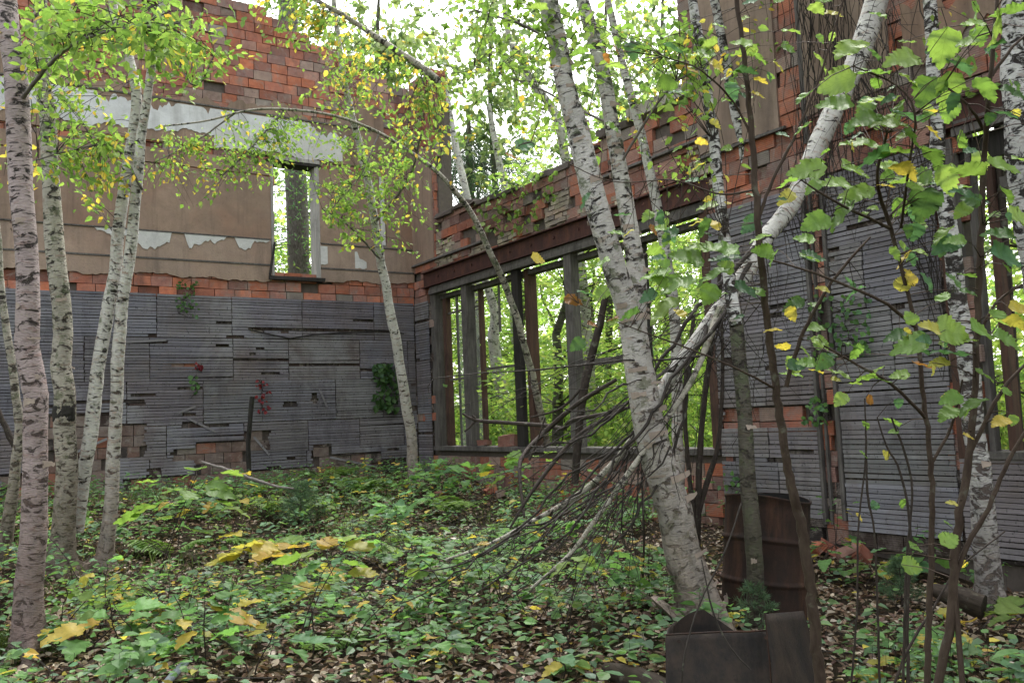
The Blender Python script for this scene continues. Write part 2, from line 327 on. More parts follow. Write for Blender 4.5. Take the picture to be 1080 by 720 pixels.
# ------------------------------------------------------------------ wall helpers
def WL(a, z, d): return (a, QY-d, z)
def WR(a, z, d): return (PX-d, a, z)
def wbox(mb, W, a0, a1, z0, z1, d0, d1, col=(1, 1, 1), jit=0.):
    p = np.array([W(a0, z0, d0), W(a1, z1, d1)]); mb.boxes(p.min(0), p.max(0), col, jit)
def nz1(x, seed, sc=1.):
    r = np.random.default_rng(seed); x = np.asarray(x, float)*sc; s = 0*x
    for k in range(7): s = s+np.sin(x*(1.3*1.9**k)+r.uniform(0, 6.28))*.72**k
    return s*.8
TC = np.array([[.44, .155, .09], [.46, .18, .115], [.37, .145, .10], [.32, .155, .125], [.37, .21, .17], [.27, .155, .135], [.35, .25, .21]])
def masonry(mb, W, a0, a1, z0, z1, keep, hole=lambda a, z: False, ch=.17, tl=.31, palette=TC, rough=1.):
    z = z0; k = 0
    while z < z1-.02:
        h = ch; off = (.5*tl if k % 2 else 0)+rg.uniform(-.04, .04); a = a0-off; band = rg.uniform(.85, 1.12)
        while a < a1:
            L = tl*rg.uniform(.82, 1.12); x0, x1 = max(a, a0), min(a+L, a1); am = .5*(x0+x1); a += L
            if x1-x0 < .04 or not keep(am, z+h/2) or hole(am, z+h/2): continue
            zt = min(z+h, z1)
            c = palette[rg.integers(len(palette))]*rg.uniform(.75, 1.15)*band
            dep = rg.normal()*.006*rough; r_ = rg.random()
            if r_ < .05*rough: dep -= .03; c = c*.6
            elif r_ < .09*rough: c = np.array([.30, .26, .23])*rg.uniform(.7, 1.1)
            wbox(mb, W, x0+.005, x1-.005, z+.005, zt-.005, -.10, dep, c, .0025*rough)
        z += ch; k += 1
def sheet(mb, W, a0, a1, zlo, zhi, d0, d1, step=.035, col=(1, 1, 1)):
    n = max(2, int((a1-a0)/step)); a = np.linspace(a0, a1, n); lo = zlo(a)*np.ones(n); hi = np.maximum(zhi(a)*np.ones(n), lo+.002)
    v = []
    for (zz, dd) in ((lo, d0), (hi, d0), (lo, d1), (hi, d1)): v += [W(x, y, dd) for x, y in zip(a, zz)]
    i = np.arange(n-1); q = lambda p, r: np.stack([p*n+i, p*n+i+1, r*n+i+1, r*n+i], 1)
    f = np.concatenate([q(2, 3), q(1, 0), q(3, 1), q(0, 2)]); mb.add(v, f, col)
    for e in (0, n-1): mb.add([v[e], v[n+e], v[3*n+e], v[2*n+e]], [[0, 1, 2, 3]], col)
def rectpx(on, u0, v0, u1, v1):
    p = on(u0, (v0+v1)/2); q_ = on(u1, (v0+v1)/2); t = on((u0+u1)/2, v0); b_ = on((u0+u1)/2, v1)
    return (min(p[0], q_[0]), max(p[0], q_[0]), b_[1], t[1])
def inr(rs, a, z): return any(r[0] < a < r[1] and r[2] < z < r[3] for r in rs)
def lath_field(parent, W, a0, a1, z0, z1, holes, base=(.180, .172, .188), pitch=.047, pan=1.15, sag=0., missing=.02):
    """stacks of short laths nailed in panels; every panel becomes one child"""
    z = z1
    while z > z0:
        rows = int(rg.integers(9, 17)); zb = max(z0, z-rows*pitch)
        a = a0-rg.uniform(0, .7)*pan
        while a < a1:
            L = pan*rg.uniform(.75, 1.25); x0, x1 = max(a, a0), min(a+L, a1); a += L
            if x1-x0 < .05: continue
            mb = MB(); tint = np.array(base)*rg.uniform(.9, 1.09)*np.array([rg.uniform(.96, 1.06), 1, rg.uniform(.95, 1.08)]); tilt = rg.normal()*.002; dd = rg.uniform(0, .006); zz = z
            while zz-pitch >= zb-.001:
                e0, e1 = x0+.002+rg.uniform(0, .010), x1-.002-rg.uniform(0, .010)
                if rg.random() < missing: zz -= pitch; continue
                if rg.random() < .02: e1 -= rg.uniform(.05, .4)*(e1-e0)
                segs = [(e0, e1)]; zc = zz-pitch/2
                for h in holes:
                    if h[2] < zc < h[3]:
                        ns = []
                        for (p0, p1) in segs:
                            if h[1] < p0 or h[0] > p1: ns.append((p0, p1)); continue
                            if h[0]+.0 > p0+.03: ns.append((p0, h[0]+rg.uniform(-.03, .03)))
                            if h[1] < p1-.03: ns.append((h[1]+rg.uniform(-.03, .03), p1))
                        segs = ns
                for (p0, p1) in segs:
                    if p1-p0 < .02: continue
                    c = tint*rg.uniform(.78, 1.18); s_ = rg.normal()*.0018+tilt; hh = pitch-rg.uniform(.006, .011); w0 = rg.uniform(-.002, .002)
                    if rg.random() < .05: s_ += rg.normal()*.018
                    d1 = .022+dd+rg.uniform(0, .005); zt = zz-w0; q = sag
                    zz0 = zt-hh; pts = [W(p0, zz0, .012), W(p1, zz0+s_, .012), W(p1, zz0+s_, d1), W(p0, zz0, d1), W(p0, zt, .012), W(p1, zt+s_, .012), W(p1, zt+s_, d1), W(p0, zt, d1)]
                    mb.hexa(pts, c)
                zz -= pitch
            if mb.n: mb.build('lath_panel', M['lath'], parent)
        z = zb-rg.choice([0, 0, 0, .008])

# ------------------------------------------------------------------ left (far) wall
lw = thing('ruined_wall', 'tall roofless end wall with brown plaster above grey lath and a small window hole', 'wall', (3, QY, 0), kind='thing')
WX0, WX1, WZ0, WZ1 = 4.78, 5.61, 4.12, 6.13
core = MB(); XL = -5.5; XE = PX+.34
def topL(a): return 8.95-.17*np.floor((np.asarray(a)-4.2).clip(0)/.42)*.85*1.0
for (a0, a1, z0, z1) in ((XL, WX0, -.3, 6.6), (WX1, XE, -.3, 6.6), (WX0, WX1, -.3, WZ0-.03), (WX0, WX1, WZ1+.12, 6.6)):
    wbox(core, WL, a0, a1, z0, z1, -.36, -.06, (1, 1, 1))
a = XL
while a < XE-.01:
    b_ = min(a+.42, XE); wbox(core, WL, a, b_, 6.6, float(topL(a+.2))-.12-rg.uniform(0, .12), -.36, -.06); a = b_
core.build('wall_core', M['core'], lw)
til = MB(); hl = [rectpx(onL, 210, 68, 224, 77), rectpx(onL, 322, 299, 328, 304), rectpx(onL, 195, 44, 203, 62)]
winL = (WX0-.0, WX1+.0, WZ0-.02, WZ1+.12)
def keepL(a, z): return (z < topL(a)) and not (winL[0]-.1 < a < winL[1]+.1 and winL[2] < z < winL[3])
masonry(til, WL, XL, PX-.001, 3.675, 4.36, keepL, lambda a, z: inr(hl, a, z) or rg.random() < .05, palette=TC[:4]*1.18)
masonry(til, WL, XL, PX-.001, 4.36, 9.2, keepL, lambda a, z: inr(hl, a, z) or (z > 6.9 and rg.random() < .02) or (4.1 > z > 3.7 and rg.random() < .04))
for z in np.arange(.1+.17*24, 6.13, .17):
    for (s0, s1) in ((WX0-.22, WX0-.005), (WX1+.005, WX1+.22)): wbox(til, WL, s0, s1, z+.004, z+.166, -.34, -.004, TC[rg.integers(7)]*.8)
TILL = til
# tile behind the lath: coloured near-black so the gaps look dark, except where lath is gone
pl = MB()
lowp = lambda a: 4.03+.05*nz1(a, 3, 2.)*.6+.07*smooth(5.4, 6.2, a)
hip = lambda a: 7.02+.13*nz1(a, 5, 1.)+.38*smooth(2.0, 1.2, a)+.30*smooth(3.9, 4.4, a)*smooth(5.6, 5.2, a)+.35*smooth(6.2, 6.6, a)
sheet(pl, WL, XL, WX0-.03, lowp, lambda a: a*0+4.285, .0, .022); pl.build('tan_plaster_band', M['plaster2'], lw); pl = MB(); sheet(pl, WL, WX1+.03, PX, lowp, lambda a: a*0+4.285, .0, .022)
sheet(pl, WL, XL, WX0-.03, lambda a: a*0+4.315, lambda a: a*0+4.735, .0, .018); pl.build('tan_plaster_band', M['plaster2'], lw); pl = MB(); sheet(pl, WL, WX1+.03, PX, lambda a: a*0+4.315, lambda a: a*0+4.735, .0, .018)
pl.build('tan_plaster_band', M['plaster2'], lw)
pl = MB()
sheet(pl, WL, XL, WX0-.03, lambda a: a*0+4.76, lambda a: a*0+5.86, .0, .030); sheet(pl, WL, WX1+.03, 6.82, lambda a: a*0+4.76, lambda a: a*0+6.13, .0, .026)
sheet(pl, WL, 6.95, PX, lambda a: a*0+4.76, lambda a: a*0+6.9, .0, .02)
sheet(pl, WL, XL, WX0-.03, lambda a: a*0+5.885, lambda a: a*0+6.13, .0, .026); sheet(pl, WL, XL, 6.95, lambda a: a*0+6.255, hip, .0, .022)
pl.build('brown_plaster', M['plaster'], lw)
wp = MB()
for (a0, a1, sd) in ((1.95, 3.1, 1), (3.3, 3.98, 2), (4.12, WX0-.05, 9), (-3, .6, 4)):
    wp = MB(); sheet(wp, WL, a0, a1, lambda a: 4.735-.30*np.clip(.42+.28*nz1(a, sd, 3.)+.15*(a-a0)/(a1-a0), .04, .99)*smooth(a0, a0+.08, a)*smooth(a1, a1-.05, a), lambda a: a*0+4.732, .0, .030); wp.build('white_plaster_patch', M['white'], lw)
wp = MB(); r = rectpx(onL, 336, 258, 345, 279); sheet(wp, WL, r[0], r[1], lambda a: r[2]+.02*nz1(a, 8, 9), lambda a: a*0+4.70, 0, .026)
wp.build('white_plaster_patch', M['white'], lw); wp = MB(); r = rectpx(onL, 374, 268, 386, 284); sheet(wp, WL, r[0], r[1], lambda a: r[2]+.02*nz1(a, 8, 9), lambda a: r[3]-.05+.06*nz1(a, 7, 9), 0, .026)
wp.build('white_plaster_patch', M['white'], lw); wp = MB(); r = rectpx(onL, 408, 195, 412, 275); sheet(wp, WL, 6.83, 6.92, lambda a: a*0+4.8, lambda a: a*0+6.1, 0, .024)
wp.build('white_plaster_patch', M['white'], lw)
wp = MB()
sheet(wp, WL, XL, 6.2, lambda a: 6.42+.05*nz1(a, 14, 2.2)+.12*smooth(3.2, 4.0, a), lambda a: 6.95-.02+.0*a-.2*np.clip(nz1(a, 19, 1.4)-.3, 0, 1), .0, .034)
wp.build('greyed_white_band', M['dirty'], lw)
wp = MB()
sheet(wp, WL, 3.8, 6.1, lambda a: 6.28+.03*nz1(a, 24, 3), lambda a: 6.66+.05*nz1(a, 29, 2.), .0, .040); wp.build('white_plaster_patch', M['white'], lw)
lg = MB()
for (a0, a1) in ((XL, WX0-.06), (WX1+.05, PX-.03)): wbox(lg, WL, a0, a1, 4.287, 4.313, .0, .035); wbox(lg, WL, a0, a1, 4.738, 4.756, 0, .04)
wbox(lg, WL, XL, 6.9, 6.96, 6.985, 0, .042)
lg.build('picture_rail', M['grey'], lw)
wf = MB(); wbox(wf, WL, WX0-.02, WX0+.03, WZ0, WZ1, -.22, .01); wbox(wf, WL, WX1-.05, WX1+.03, WZ0, WZ1, -.24, .03)
fr = wf.build('window_frame', M['pale'], lw)
wf = MB(); wbox(wf, WL, WX0-.09, WX1+.10, WZ0-.075, WZ0-.005, -.3, .07, jit=.006); wf.build('sill', M['black'], fr)
wf = MB(); wbox(wf, WL, WX0-.1, WX1+.08, WZ1+.005, WZ1+.05, -.3, .045); wf.build('lintel', M['black'], fr)
wf = MB(); wbox(wf, WL, WX0-.02, WX1+.04, WZ1+.055, WZ1+.12, -.3, .055); wf.build('lintel', M['pale'], fr)
bb = MB(); p0 = onL(284, 291); p1 = onL(289, 256); bb.tube([WL(p0[0]-.02, p0[1], .10), WL(p1[0], p1[1], .05)], .022, 4); bb.build('hanging_strip', M['black'], lw)
HL = [rectpx(onL, *r) for r in ((48, 436, 117, 540), (126, 447, 153, 482), (130, 421, 152, 427), (181, 473, 206, 486), (206, 465, 262, 498), (329, 467, 351, 520), (351, 477, 400, 520),
      (180, 383, 206, 386), (150, 358, 178, 361), (258, 455, 284, 474), (262, 371, 271, 376), (328, 415, 334, 425), (190, 435, 206, 439), (227, 363, 240, 365), (190, 444, 206, 452), (205, 446, 240, 449), (128, 497, 400, 545), (170, 414, 178, 416), (262, 346, 420, 349.5), (0, 500, 50, 540))]
HL += [(x, x+rg.uniform(.05, .35), z, z+.05) for x, z in zip(rg.uniform(-1, 7.2, 16), rg.uniform(.8, 3.6, 16))]
HL += [(x, x+rg.uniform(.2, .7), .2, z) for x, z in zip(rg.uniform(-1, 7.2, 6), rg.uniform(.75, 1.0, 6))]
def behind(a, z, on): return inr(HL[:20] if on else HR[:6], a, z)
masonry(til, WL, XL, PX-.001, .1, 3.66, lambda a, z: behind(a, z, 1), palette=np.array([[.24, .15, .125], [.20, .14, .12], [.28, .12, .08], [.22, .17, .15]]), rough=.5)
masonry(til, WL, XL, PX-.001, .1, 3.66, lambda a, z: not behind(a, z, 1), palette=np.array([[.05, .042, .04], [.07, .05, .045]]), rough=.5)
til.build('tile_masonry', M['tile'], lw)
lath_field(lw, WL, -1.5, PX-.04, .45, 3.72, HL, missing=.004)
st = MB(); p = [onL(u, v) for u, v in ((262, 348), (285, 353), (305, 357), (330, 353), (360, 351), (400, 349), (425, 352))]
st.tube([WL(a, z, .05) for a, z in p], .012, 5); st.build('hanging_batten', M['black'], lw)

# ------------------------------------------------------------------ right wall
rw = thing('ruined_window_wall', 'long side wall with exposed clay tile above a rusty beam and empty timber windows', 'wall', (PX, 9, 0), kind='thing')
def topR(a):
    a = np.asarray(a, float)
    t = 5.16+.0*a-.08*smooth(12.5, 11, a)+.17*smooth(9.6, 8.6, a)+.05*nz1(a, 31, 1.2)*.7
    t = np.where(a > 13.92, 8.05-.25*np.floor((14.9-a)/.33), t); return np.where(a < 7.28, 9.0, t)
O1 = (7.22, 14.22, 1.02, 4.20); O2 = (-.5, 4.22, 1.02, 4.12)
core = MB()
for (a0, a1, z0, z1) in ((O1[1], QY+.3, -.3, 4.2), (O2[1], O1[0], -.3, 4.2), (O1[0], O1[1], -.3, .96), (O2[0], O2[1], -.6, .96), (-4., O2[0], -.6, 4.2), (-4, 7.26, 4.2, 8.9), (13.95, QY+.1, 4.2, 7.2)):
    wbox(core, WR, a0, a1, z0, z1, -.34, -.06)
a = 7.26
while a < 13.95:
    b_ = min(a+.3, 13.95); wbox(core, WR, a, b_, 4.2, float(topR(a+.1))-.1-rg.uniform(0, .14), -.34, -.06); a = b_
core.build('wall_core', M['core'], rw)
til = MB()
hr = [rectpx(onR, *r) for r in ((453, 236, 466, 243), (455, 255, 461, 263), (463, 230, 468, 239), (565, 232, 578, 244), (486, 245, 494, 251), (699, 135, 707, 142), (672, 154, 676, 166), (700, 148, 702, 152), (599, 208, 604, 222), (742, 150, 757, 165), (730, 200, 740, 210))]
ybz = [rectpx(onR, *r) for r in ((574, 205, 601, 247), (525, 248, 541, 265), (455, 255, 480, 280), (726, 155, 752, 200), (498, 262, 512, 280))]
def keepR(a, z):
    if z > topR(a): return False
    if O1[0]-.05 < a < O1[1]+.03 and O1[2]-.07 < z < O1[3]: return False
    if O2[0] < a < O2[1] and O2[2]-.06 < z < O2[3]: return False
    return True
hrf = lambda a, z: inr(hr, a, z) or (4.2 < z < 5.2 and a > 7.3 and rg.random() < .045)
LZ = [(5.86, 7.2, .1, 3.72), (4.42, 5.58, .1, 3.76), (2.2, 4.4, .0, .95), (14.3, 14.86, .1, 3.66)]; HR0 = [rectpx(onR, 764, 426, 858, 452), rectpx(onR, 832, 474, 858, 479), rectpx(onR, 765, 481, 778, 488), rectpx(onR, 440, 436, 450, 446)]
under = lambda a, z: inr(LZ, a, z) and not inr(HR0, a, z)
masonry(til, WR, -3.5, QY-.002, .1, 9.1, lambda a, z: keepR(a, z) and not inr(ybz, a, z) and not under(a, z), hrf, ch=.155, tl=.30)
masonry(til, WR, -3.5, QY-.002, .1, 3.8, lambda a, z: keepR(a, z) and under(a, z), ch=.155, tl=.30, palette=np.array([[.05, .042, .04], [.07, .052, .045]]), rough=.4)  # tile under the lath coloured near-black so the gaps look dark
for z in np.arange(.1+.155*27, 7.9, .155): wbox(til, WR, 13.935, 14.2, z+.004, z+.15, -.32, .004, TC[rg.integers(4)]*.95)
for z in np.arange(.1+.155*33, 9, .155): wbox(til, WR, 7.262, 7.5, z+.004, z+.15, -.33, .004, TC[rg.integers(7)]*.8)
til.build('tile_masonry', M['tile'], rw)
yb = MB(); YB = np.array([[.5, .44, .34], [.42, .37, .29], [.56, .5, .38], [.36, .31, .25], [.45, .35, .27]])
for r in ybz:
    yb = MB(); masonry(yb, WR, r[0], r[1], r[2]-.06, r[3]+.05, lambda a, z: keepR(a, z), lambda a, z: rg.random() < .12, .072, .19, YB, 1.5); yb.build('buff_brickwork', M['tile'], rw)
yb = MB()
masonry(yb, WR, 7.3, 13.9, 4.24, 4.39, lambda a, z: nz1(a, 77, 1.3) > .15, lambda a, z: rg.random() < .15, .072, .2, YB, 1.5)
yb.build('buff_brickwork', M['tile'], rw)
cp = MB(); a = 7.28
while a < 8.45: wbox(cp, WR, a+.004, a+.066, 5.33, 5.43+rg.uniform(-.006, .006), -.33, .05, (1, 1, 1), .003); a += .072
cp.build('soldier_course', M['conc'], rw)
lg = MB(); wbox(lg, WR, 7.28, 8.4, 5.27, 5.325, -.33, .07, jit=.004); lg.build('coping_slab', M['conc'], rw); lg = MB()
a = 8.5
while a < 13.8:
    L = rg.uniform(.25, .7)
    if rg.random() < .75: wbox(lg, WR, a, a+L-.02, float(topR(a+L/2))-.045, float(topR(a+L/2))+rg.uniform(.0, .05), -.33, .03+rg.uniform(0, .04), jit=.01); lg.build('coping_stone', M['core'], rw); lg = MB()
    a += L
lg = MB(); wbox(lg, WR, 12.3, QY-.02, 4.405, 4.44, .0, .055, jit=.004); lg.build('stone_ledge', M['grey'], rw); lg = MB(); wbox(lg, WR, 7.0, 9.3, 4.66, 4.70, .0, .05, jit=.004); lg.build('stone_ledge', M['grey'], rw)
bm = MB(); b0, b1 = 6.95, 14.45
wbox(bm, WR, b0, b1, 3.965, 4.215, .0, .012); wbox(bm, WR, b0, b1, 3.945, 3.963, -.2, .075); wbox(bm, WR, b0, b1, 4.217, 4.235, -.2, .075)
for y in np.arange(b0+.3, b1, .6):
    bm.boxes([PX-.03, y, 4.08], [PX-.0122, y+.035, 4.115])
bm.build('steel_beam', M['beam'], rw)
bm = MB(); wbox(bm, WR, -.5, 4.42, 3.90, 4.115, .0, .012); wbox(bm, WR, -.5, 4.42, 3.88, 3.898, -.2, .075); wbox(bm, WR, -.5, 4.42, 4.117, 4.135, -.2, .075); bm.build('steel_beam', M['beam'], rw)
# plaster on the tall part
pl = MB(); zp = lambda a: 4.47+.02*nz1(a, 41, 3)
sheet(pl, WR, 6.08, 7.27, zp, lambda a: a*0+8.9, .0, .024); pl.build('tan_plaster', M['plaster2'], rw); pl = MB(); sheet(pl, WR, 4.75, 5.72, zp, lambda a: a*0+8.9, .0, .024); pl.build('tan_plaster', M['plaster2'], rw); pl = MB()
sheet(pl, WR, 14.0, QY-.02, lambda a: a*0+4.445, lambda a: 6.6+.2*nz1(a, 44, 4), .0, .02)
pl.build('tan_plaster', M['plaster2'], rw)
pl = MB(); sheet(pl, WR, 2.6, 4.6, lambda a: 4.72+.08*nz1(a, 51, 2), lambda a: 5.05+.15*nz1(a, 52, 2), .0, .02); pl.build('brown_plaster', M['plaster'], rw)
lg = MB(); wbox(lg, WR, 6.0, 7.27, 4.43, 4.465, 0, .05, jit=.003); wbox(lg, WR, 5.72, 5.78, 4.2, 8.9, -.01, .02); lg.build('picture_rail', M['grey'], rw)
# lath piers
HR = [rectpx(onR, *r) for r in ((764, 426, 858, 452), (832, 474, 858, 479), (765, 481, 778, 488), (942, 386, 984, 391), (892, 232, 962, 238), (815, 318, 850, 323))]
HR += [(x, x+rg.uniform(.04, .2), z, z+.05) for x, z in zip(rg.uniform(4.4, 7.2, 5), rg.uniform(.6, 3.6, 5))]
lath_field(rw, WR, 5.86, 7.2, .30, 3.76, HR, (.215, .208, .225), .0465, 1.6, missing=.004); lath_field(rw, WR, 4.42, 5.58, .24, 3.80, HR, (.235, .225, .24), .0465, 2.6, missing=.0)
lath_field(rw, WR, 2.2, 4.40, .10, .985, HR, (.25, .235, .24), .0465, 3, missing=.002); lath_field(rw, WR, 14.28, QY-.03, .5, 3.70, [rectpx(onR, 440, 436, 450, 446)], missing=.03)
tr = MB(); wbox(tr, WR, 5.815, 5.85, .3, 3.85, .0, .05); wbox(tr, WR, 5.585, 5.625, .35, 3.85, .0, .045, jit=.002); wbox(tr, WR, 5.75, 5.775, .3, 3.8, -.01, .03); tr.build('corner_batten', M['grey'], rw)
ll = MB()
for (u_, v_, an_, L_) in ((212, 448, -.5, .5), (196, 432, .35, .3), (340, 420, -1.2, .35), (372, 487, -.25, .9), (150, 360, .06, .7), (275, 470, -.9, .4), (95, 470, .4, .5)):
    x_, z_ = onL(u_, v_); ll = MB(); dx, dz = math.cos(an_)*L_/2, math.sin(an_)*L_/2; px_, pz_ = -math.sin(an_)*.018, math.cos(an_)*.018
    q_ = [WL(x_+sx*dx+sy*px_, z_+sx*dz+sy*pz_, dd+.02*(sx > 0)) for dd in (.035, .043) for (sx, sy) in ((-1, -1), (1, -1), (1, 1), (-1, 1))]; ll.hexa(q_, (.2, .19, .2)); ll.build('loose_lath', M['lath'], lw)
# timber windows
WFR = []
for (a0, a1) in ((7.25, 14.2), (-.5, 4.2)):
    b_ = MB(); wbox(b_, WR, a0, a1, 3.885, 3.935, -.24, .03, jit=.003); WFR.append(b_.build('window_frame', M['grey'], rw))
def frame_part(name, mat, lst):
    for (a0, a1, z0, z1, d0, d1) in lst:
        b_ = MB(); wbox(b_, WR, a0, a1, z0, z1, d0, d1, jit=.003); b_.build(name, mat, WFR[0] if a0 > 5 else WFR[1])
yy = lambda u, v: onR(u, v)[0]
frame_part('sill', M['grey'], [(7.25, 14.2, .965, 1.04, -.32, .05), (-.5, 4.2, .985, 1.04, -.32, .06)])
frame_part('head', M['grey'], [(7.25, 14.2, 3.80, 3.88, -.10, .05), (7.25, 14.2, 3.70, 3.78, -.26, -.11), (1, 4.2, 3.80, 3.875, -.04, .06)])
frame_part('head', M['black'], [(1, 4.2, 3.56, 3.78, -.3, -.06)])
frame_part('jamb', M['grey'], [(14.06, 14.24, 1.04, 3.8, -.14, -.0), (4.22, 4.30, 1.04, 3.8, -.06, .03), (4.1, 4.15, 1.04, 3.78, -.14, -.04)])
frame_part('jamb', M['brown'], [(13.86, 13.98, 1.04, 3.72, -.22, -.12), (4.31, 4.39, .98, 3.8, -.0, .035), (3.95, 4.02, 1.04, 3.56, -.22, -.1), (7.2, 7.34, 1.04, 3.9, -.25, .02)])
frame_part('mullion', M['grey'], [(12.90, 13.10, 1.04, 3.8, -.16, .0), (9.90, 10.08, 1.04, 3.8, -.13, .01)])
frame_part('mullion', M['black'], [(11.30, 11.50, 1.04, 3.80, -.08, .0), (8.5, 8.58, 1.04, 3.72, -.2, -.1)])
frame_part('mullion', M['brown'], [(11.16, 11.28, 1.04, 3.80, -.26, -.1), (12.72, 12.80, 1.04, 3.72, -.24, -.17)])
frame_part('glazing_bar', M['grey'], [(8.64, 9.84, 2.17, 2.26, -.14, -.06), (12.8, 14.0, 2.20, 2.235, -.18, -.15), (12.8, 14.0, 3.4, 3.43, -.18, -.15), (13.52, 13.55, 1.04, 3.7, -.182, -.15), (11.6, 12.6, 2.3, 2.34, -.18, -.14), (12.1, 12.13, 2.9, 3.8, -.18, -.15),
   (1., 3.9, 3.28, 3.38, -.2, -.1), (3.62, 3.66, 1.04, 3.3, -.18, -.14), (3.30, 3.34, 1.04, 3.3, -.18, -.14), (2.98, 3.02, 1.04, 3.3, -.18, -.14), (1, 3.9, 2.4, 2.43, -.175, -.145)])
gl = MB(); wbox(gl, WR, 12.8, 13.51, 1.06, 3.39, -.168, -.164); gl.build('pane', M['glass'], WFR[0])
# loose clay blocks on the sill
for (u, v, s, lab) in ((528, 462, 1., 'rusty clay block lying on the window sill beside the dark mullion'), (501, 466, .6, 'small broken brick piece on the sill behind the grey mullion')):
    a_, z_ = onR(u, v); b_ = MB(); b_.boxes([-.1*s, -.19*s, 0], [.1*s, .19*s, .17*s], TC[3]*.7, .012)
    o = b_.build('loose_brick', M['tile']); o.location = (PX+.12, a_-.1, 1.045); o.rotation_euler[2] = .2; tag(o, lab, 'brick')

# ------------------------------------------------------------------ curves, twigs, leaves
def spline(pts, step=.06):
    pts = [np.array(p, float) for p in pts]; P_ = [2*pts[0]-pts[1]]+pts+[2*pts[-1]-pts[-2]]; out = []
    for i in range(1, len(P_)-2):
        p0, p1, p2, p3 = P_[i-1:i+3]; n = max(2, int(np.linalg.norm(p2-p1)/step))
        for k in range(n):
            t = k/n; out.append(.5*((2*p1)+(-p0+p2)*t+(2*p0-5*p1+4*p2-p3)*t*t+(-p0+3*p1-3*p2+p3)*t**3))
    out.append(pts[-1]); return np.array(out)
def pxline(rows, step=.06, ground=False):
    """rows: (u, v, D, width_px) -> centre line and radii in metres"""
    q = np.array([[*P(u, v, D), w*D/F/2] for u, v, D, w in rows])
    s = spline(q[:, :4] if False else [r for r in q], step); return s[:, :3], np.maximum(s[:, 3], .0015)
def trunk(mb, rows, seg=16, lump=.05, flare=True, step=.05, col=(1, 1, 1), s0=0.):
    c, r = pxline(rows, step)
    root = None
    if flare and np.ndim(flare) == 0:
        g0 = float(H(c[0][0], c[0][1])); k = np.array([c[0][0], c[0][1], g0-.12])
        if c[0][2] > g0-.1: n = 4; ext = np.linspace(k, c[0], n, endpoint=False); c = np.concatenate([ext, c]); r = np.concatenate([np.full(n, r[0]), r])
        hh = c[:, 2]-g0; r = r*(1+.6*np.exp(-np.clip(hh, -.1, 9)/.10)); root = np.exp(-np.clip(hh, -.05, 9)/.13)
    wob = rg.normal(size=(len(c)//6+3, 3))*.25; wob = np.stack([np.interp(np.arange(len(c))/6, np.arange(len(wob)), wob[:, k]) for k in range(3)], 1)
    c = c+wob*r[:, None]*.55
    mb.tube(c, r, seg, lump, col, s0=s0, root=root); return c, r
GREENS = np.array([[.19, .32, .08], [.24, .37, .095], [.16, .28, .07], [.28, .40, .11]])
YEL = np.array([[.60, .50, .10], [.66, .52, .12], [.50, .46, .11], [.52, .36, .08]])
DKG = np.array([[.055, .115, .038], [.07, .135, .045], [.08, .16, .05], [.06, .125, .06]])
BRN = np.array([[.13, .08, .052], [.19, .115, .075], [.085, .052, .036], [.24, .17, .12], [.30, .235, .18], [.15, .085, .07]])
def pick(pal, n, var=.2): return pal[rg.integers(len(pal), size=n)]*rg.uniform(1-var, 1+var, (n, 1))
def mixpal(n, y, g=GREENS, yl=YEL):
    c = pick(g, n); m = rg.random(n) < y; c[m] = pick(yl, m.sum()); return c
def rdir(n, up=0.):
    d = rg.normal(size=(n, 3)); d[:, 2] += up; return d/np.linalg.norm(d, axis=1)[:, None]
def twig(mb, lf, a, b, r, nl, size, yel, sag=.08, pal=GREENS, seg=3, spread=.05, from_=.35, jitter=.08):
    """one thin twig from a to b with alternate leaves on its outer part"""
    a = np.array(a, float); b = np.array(b, float); L = np.linalg.norm(b-a)+1e-6; n = 7; t = np.linspace(0, 1, n)[:, None]
    m = rg.normal(size=(1, 3))*jitter*L; c = a+(b-a)*t+m*np.sin(np.pi*t)+np.array([[0, 0, 1.]])*L*sag*np.sin(np.pi*t)-np.array([[0, 0, 1.]])*sag*.6*L*t*t
    mb.tube(c, np.linspace(r, r*.3, n), seg, 0, cap=False)
    if nl:
        k = rg.uniform(from_, 1, nl)*(n-1); i = np.minimum(k.astype(int), n-2); p = c[i]+(c[i+1]-c[i])*(k-i)[:, None]
        d = (b-a)/L; dr = rdir(nl)*.9+d*.5+np.array([0, 0, -.35]); lf.leaves(p+rg.normal(size=(nl, 3))*spread, dr, rdir(nl, .9), size*1.15*rg.uniform(.55, 1.2, nl), mixpal(nl, yel*.65, pal))
def blob(mb, lf, anchor, u, v, D, ru, rv, rd, n, nl, size, yel, pal=GREENS, r=.004):
    """spray of twigs that fan from a limb to a region of the air"""
    for _ in range(int(n*.68)):
        g_ = rg.normal(size=3)*.6; b_ = P(u+g_[0]*ru, v+g_[1]*rv, D+g_[2]*rd)
        a_ = np.array(anchor[rg.integers(len(anchor))]) if np.ndim(anchor[0]) else np.array(anchor)
        if len(anchor) > 4 and np.ndim(anchor[0]):
            A = np.array(anchor); dd = np.linalg.norm(A-b_, axis=1); k = np.argsort(dd)[:max(3, len(A)//12)]; a_ = A[rg.choice(k)]
        twig(mb, lf, a_, b_, r, nl, size, yel, pal=pal)

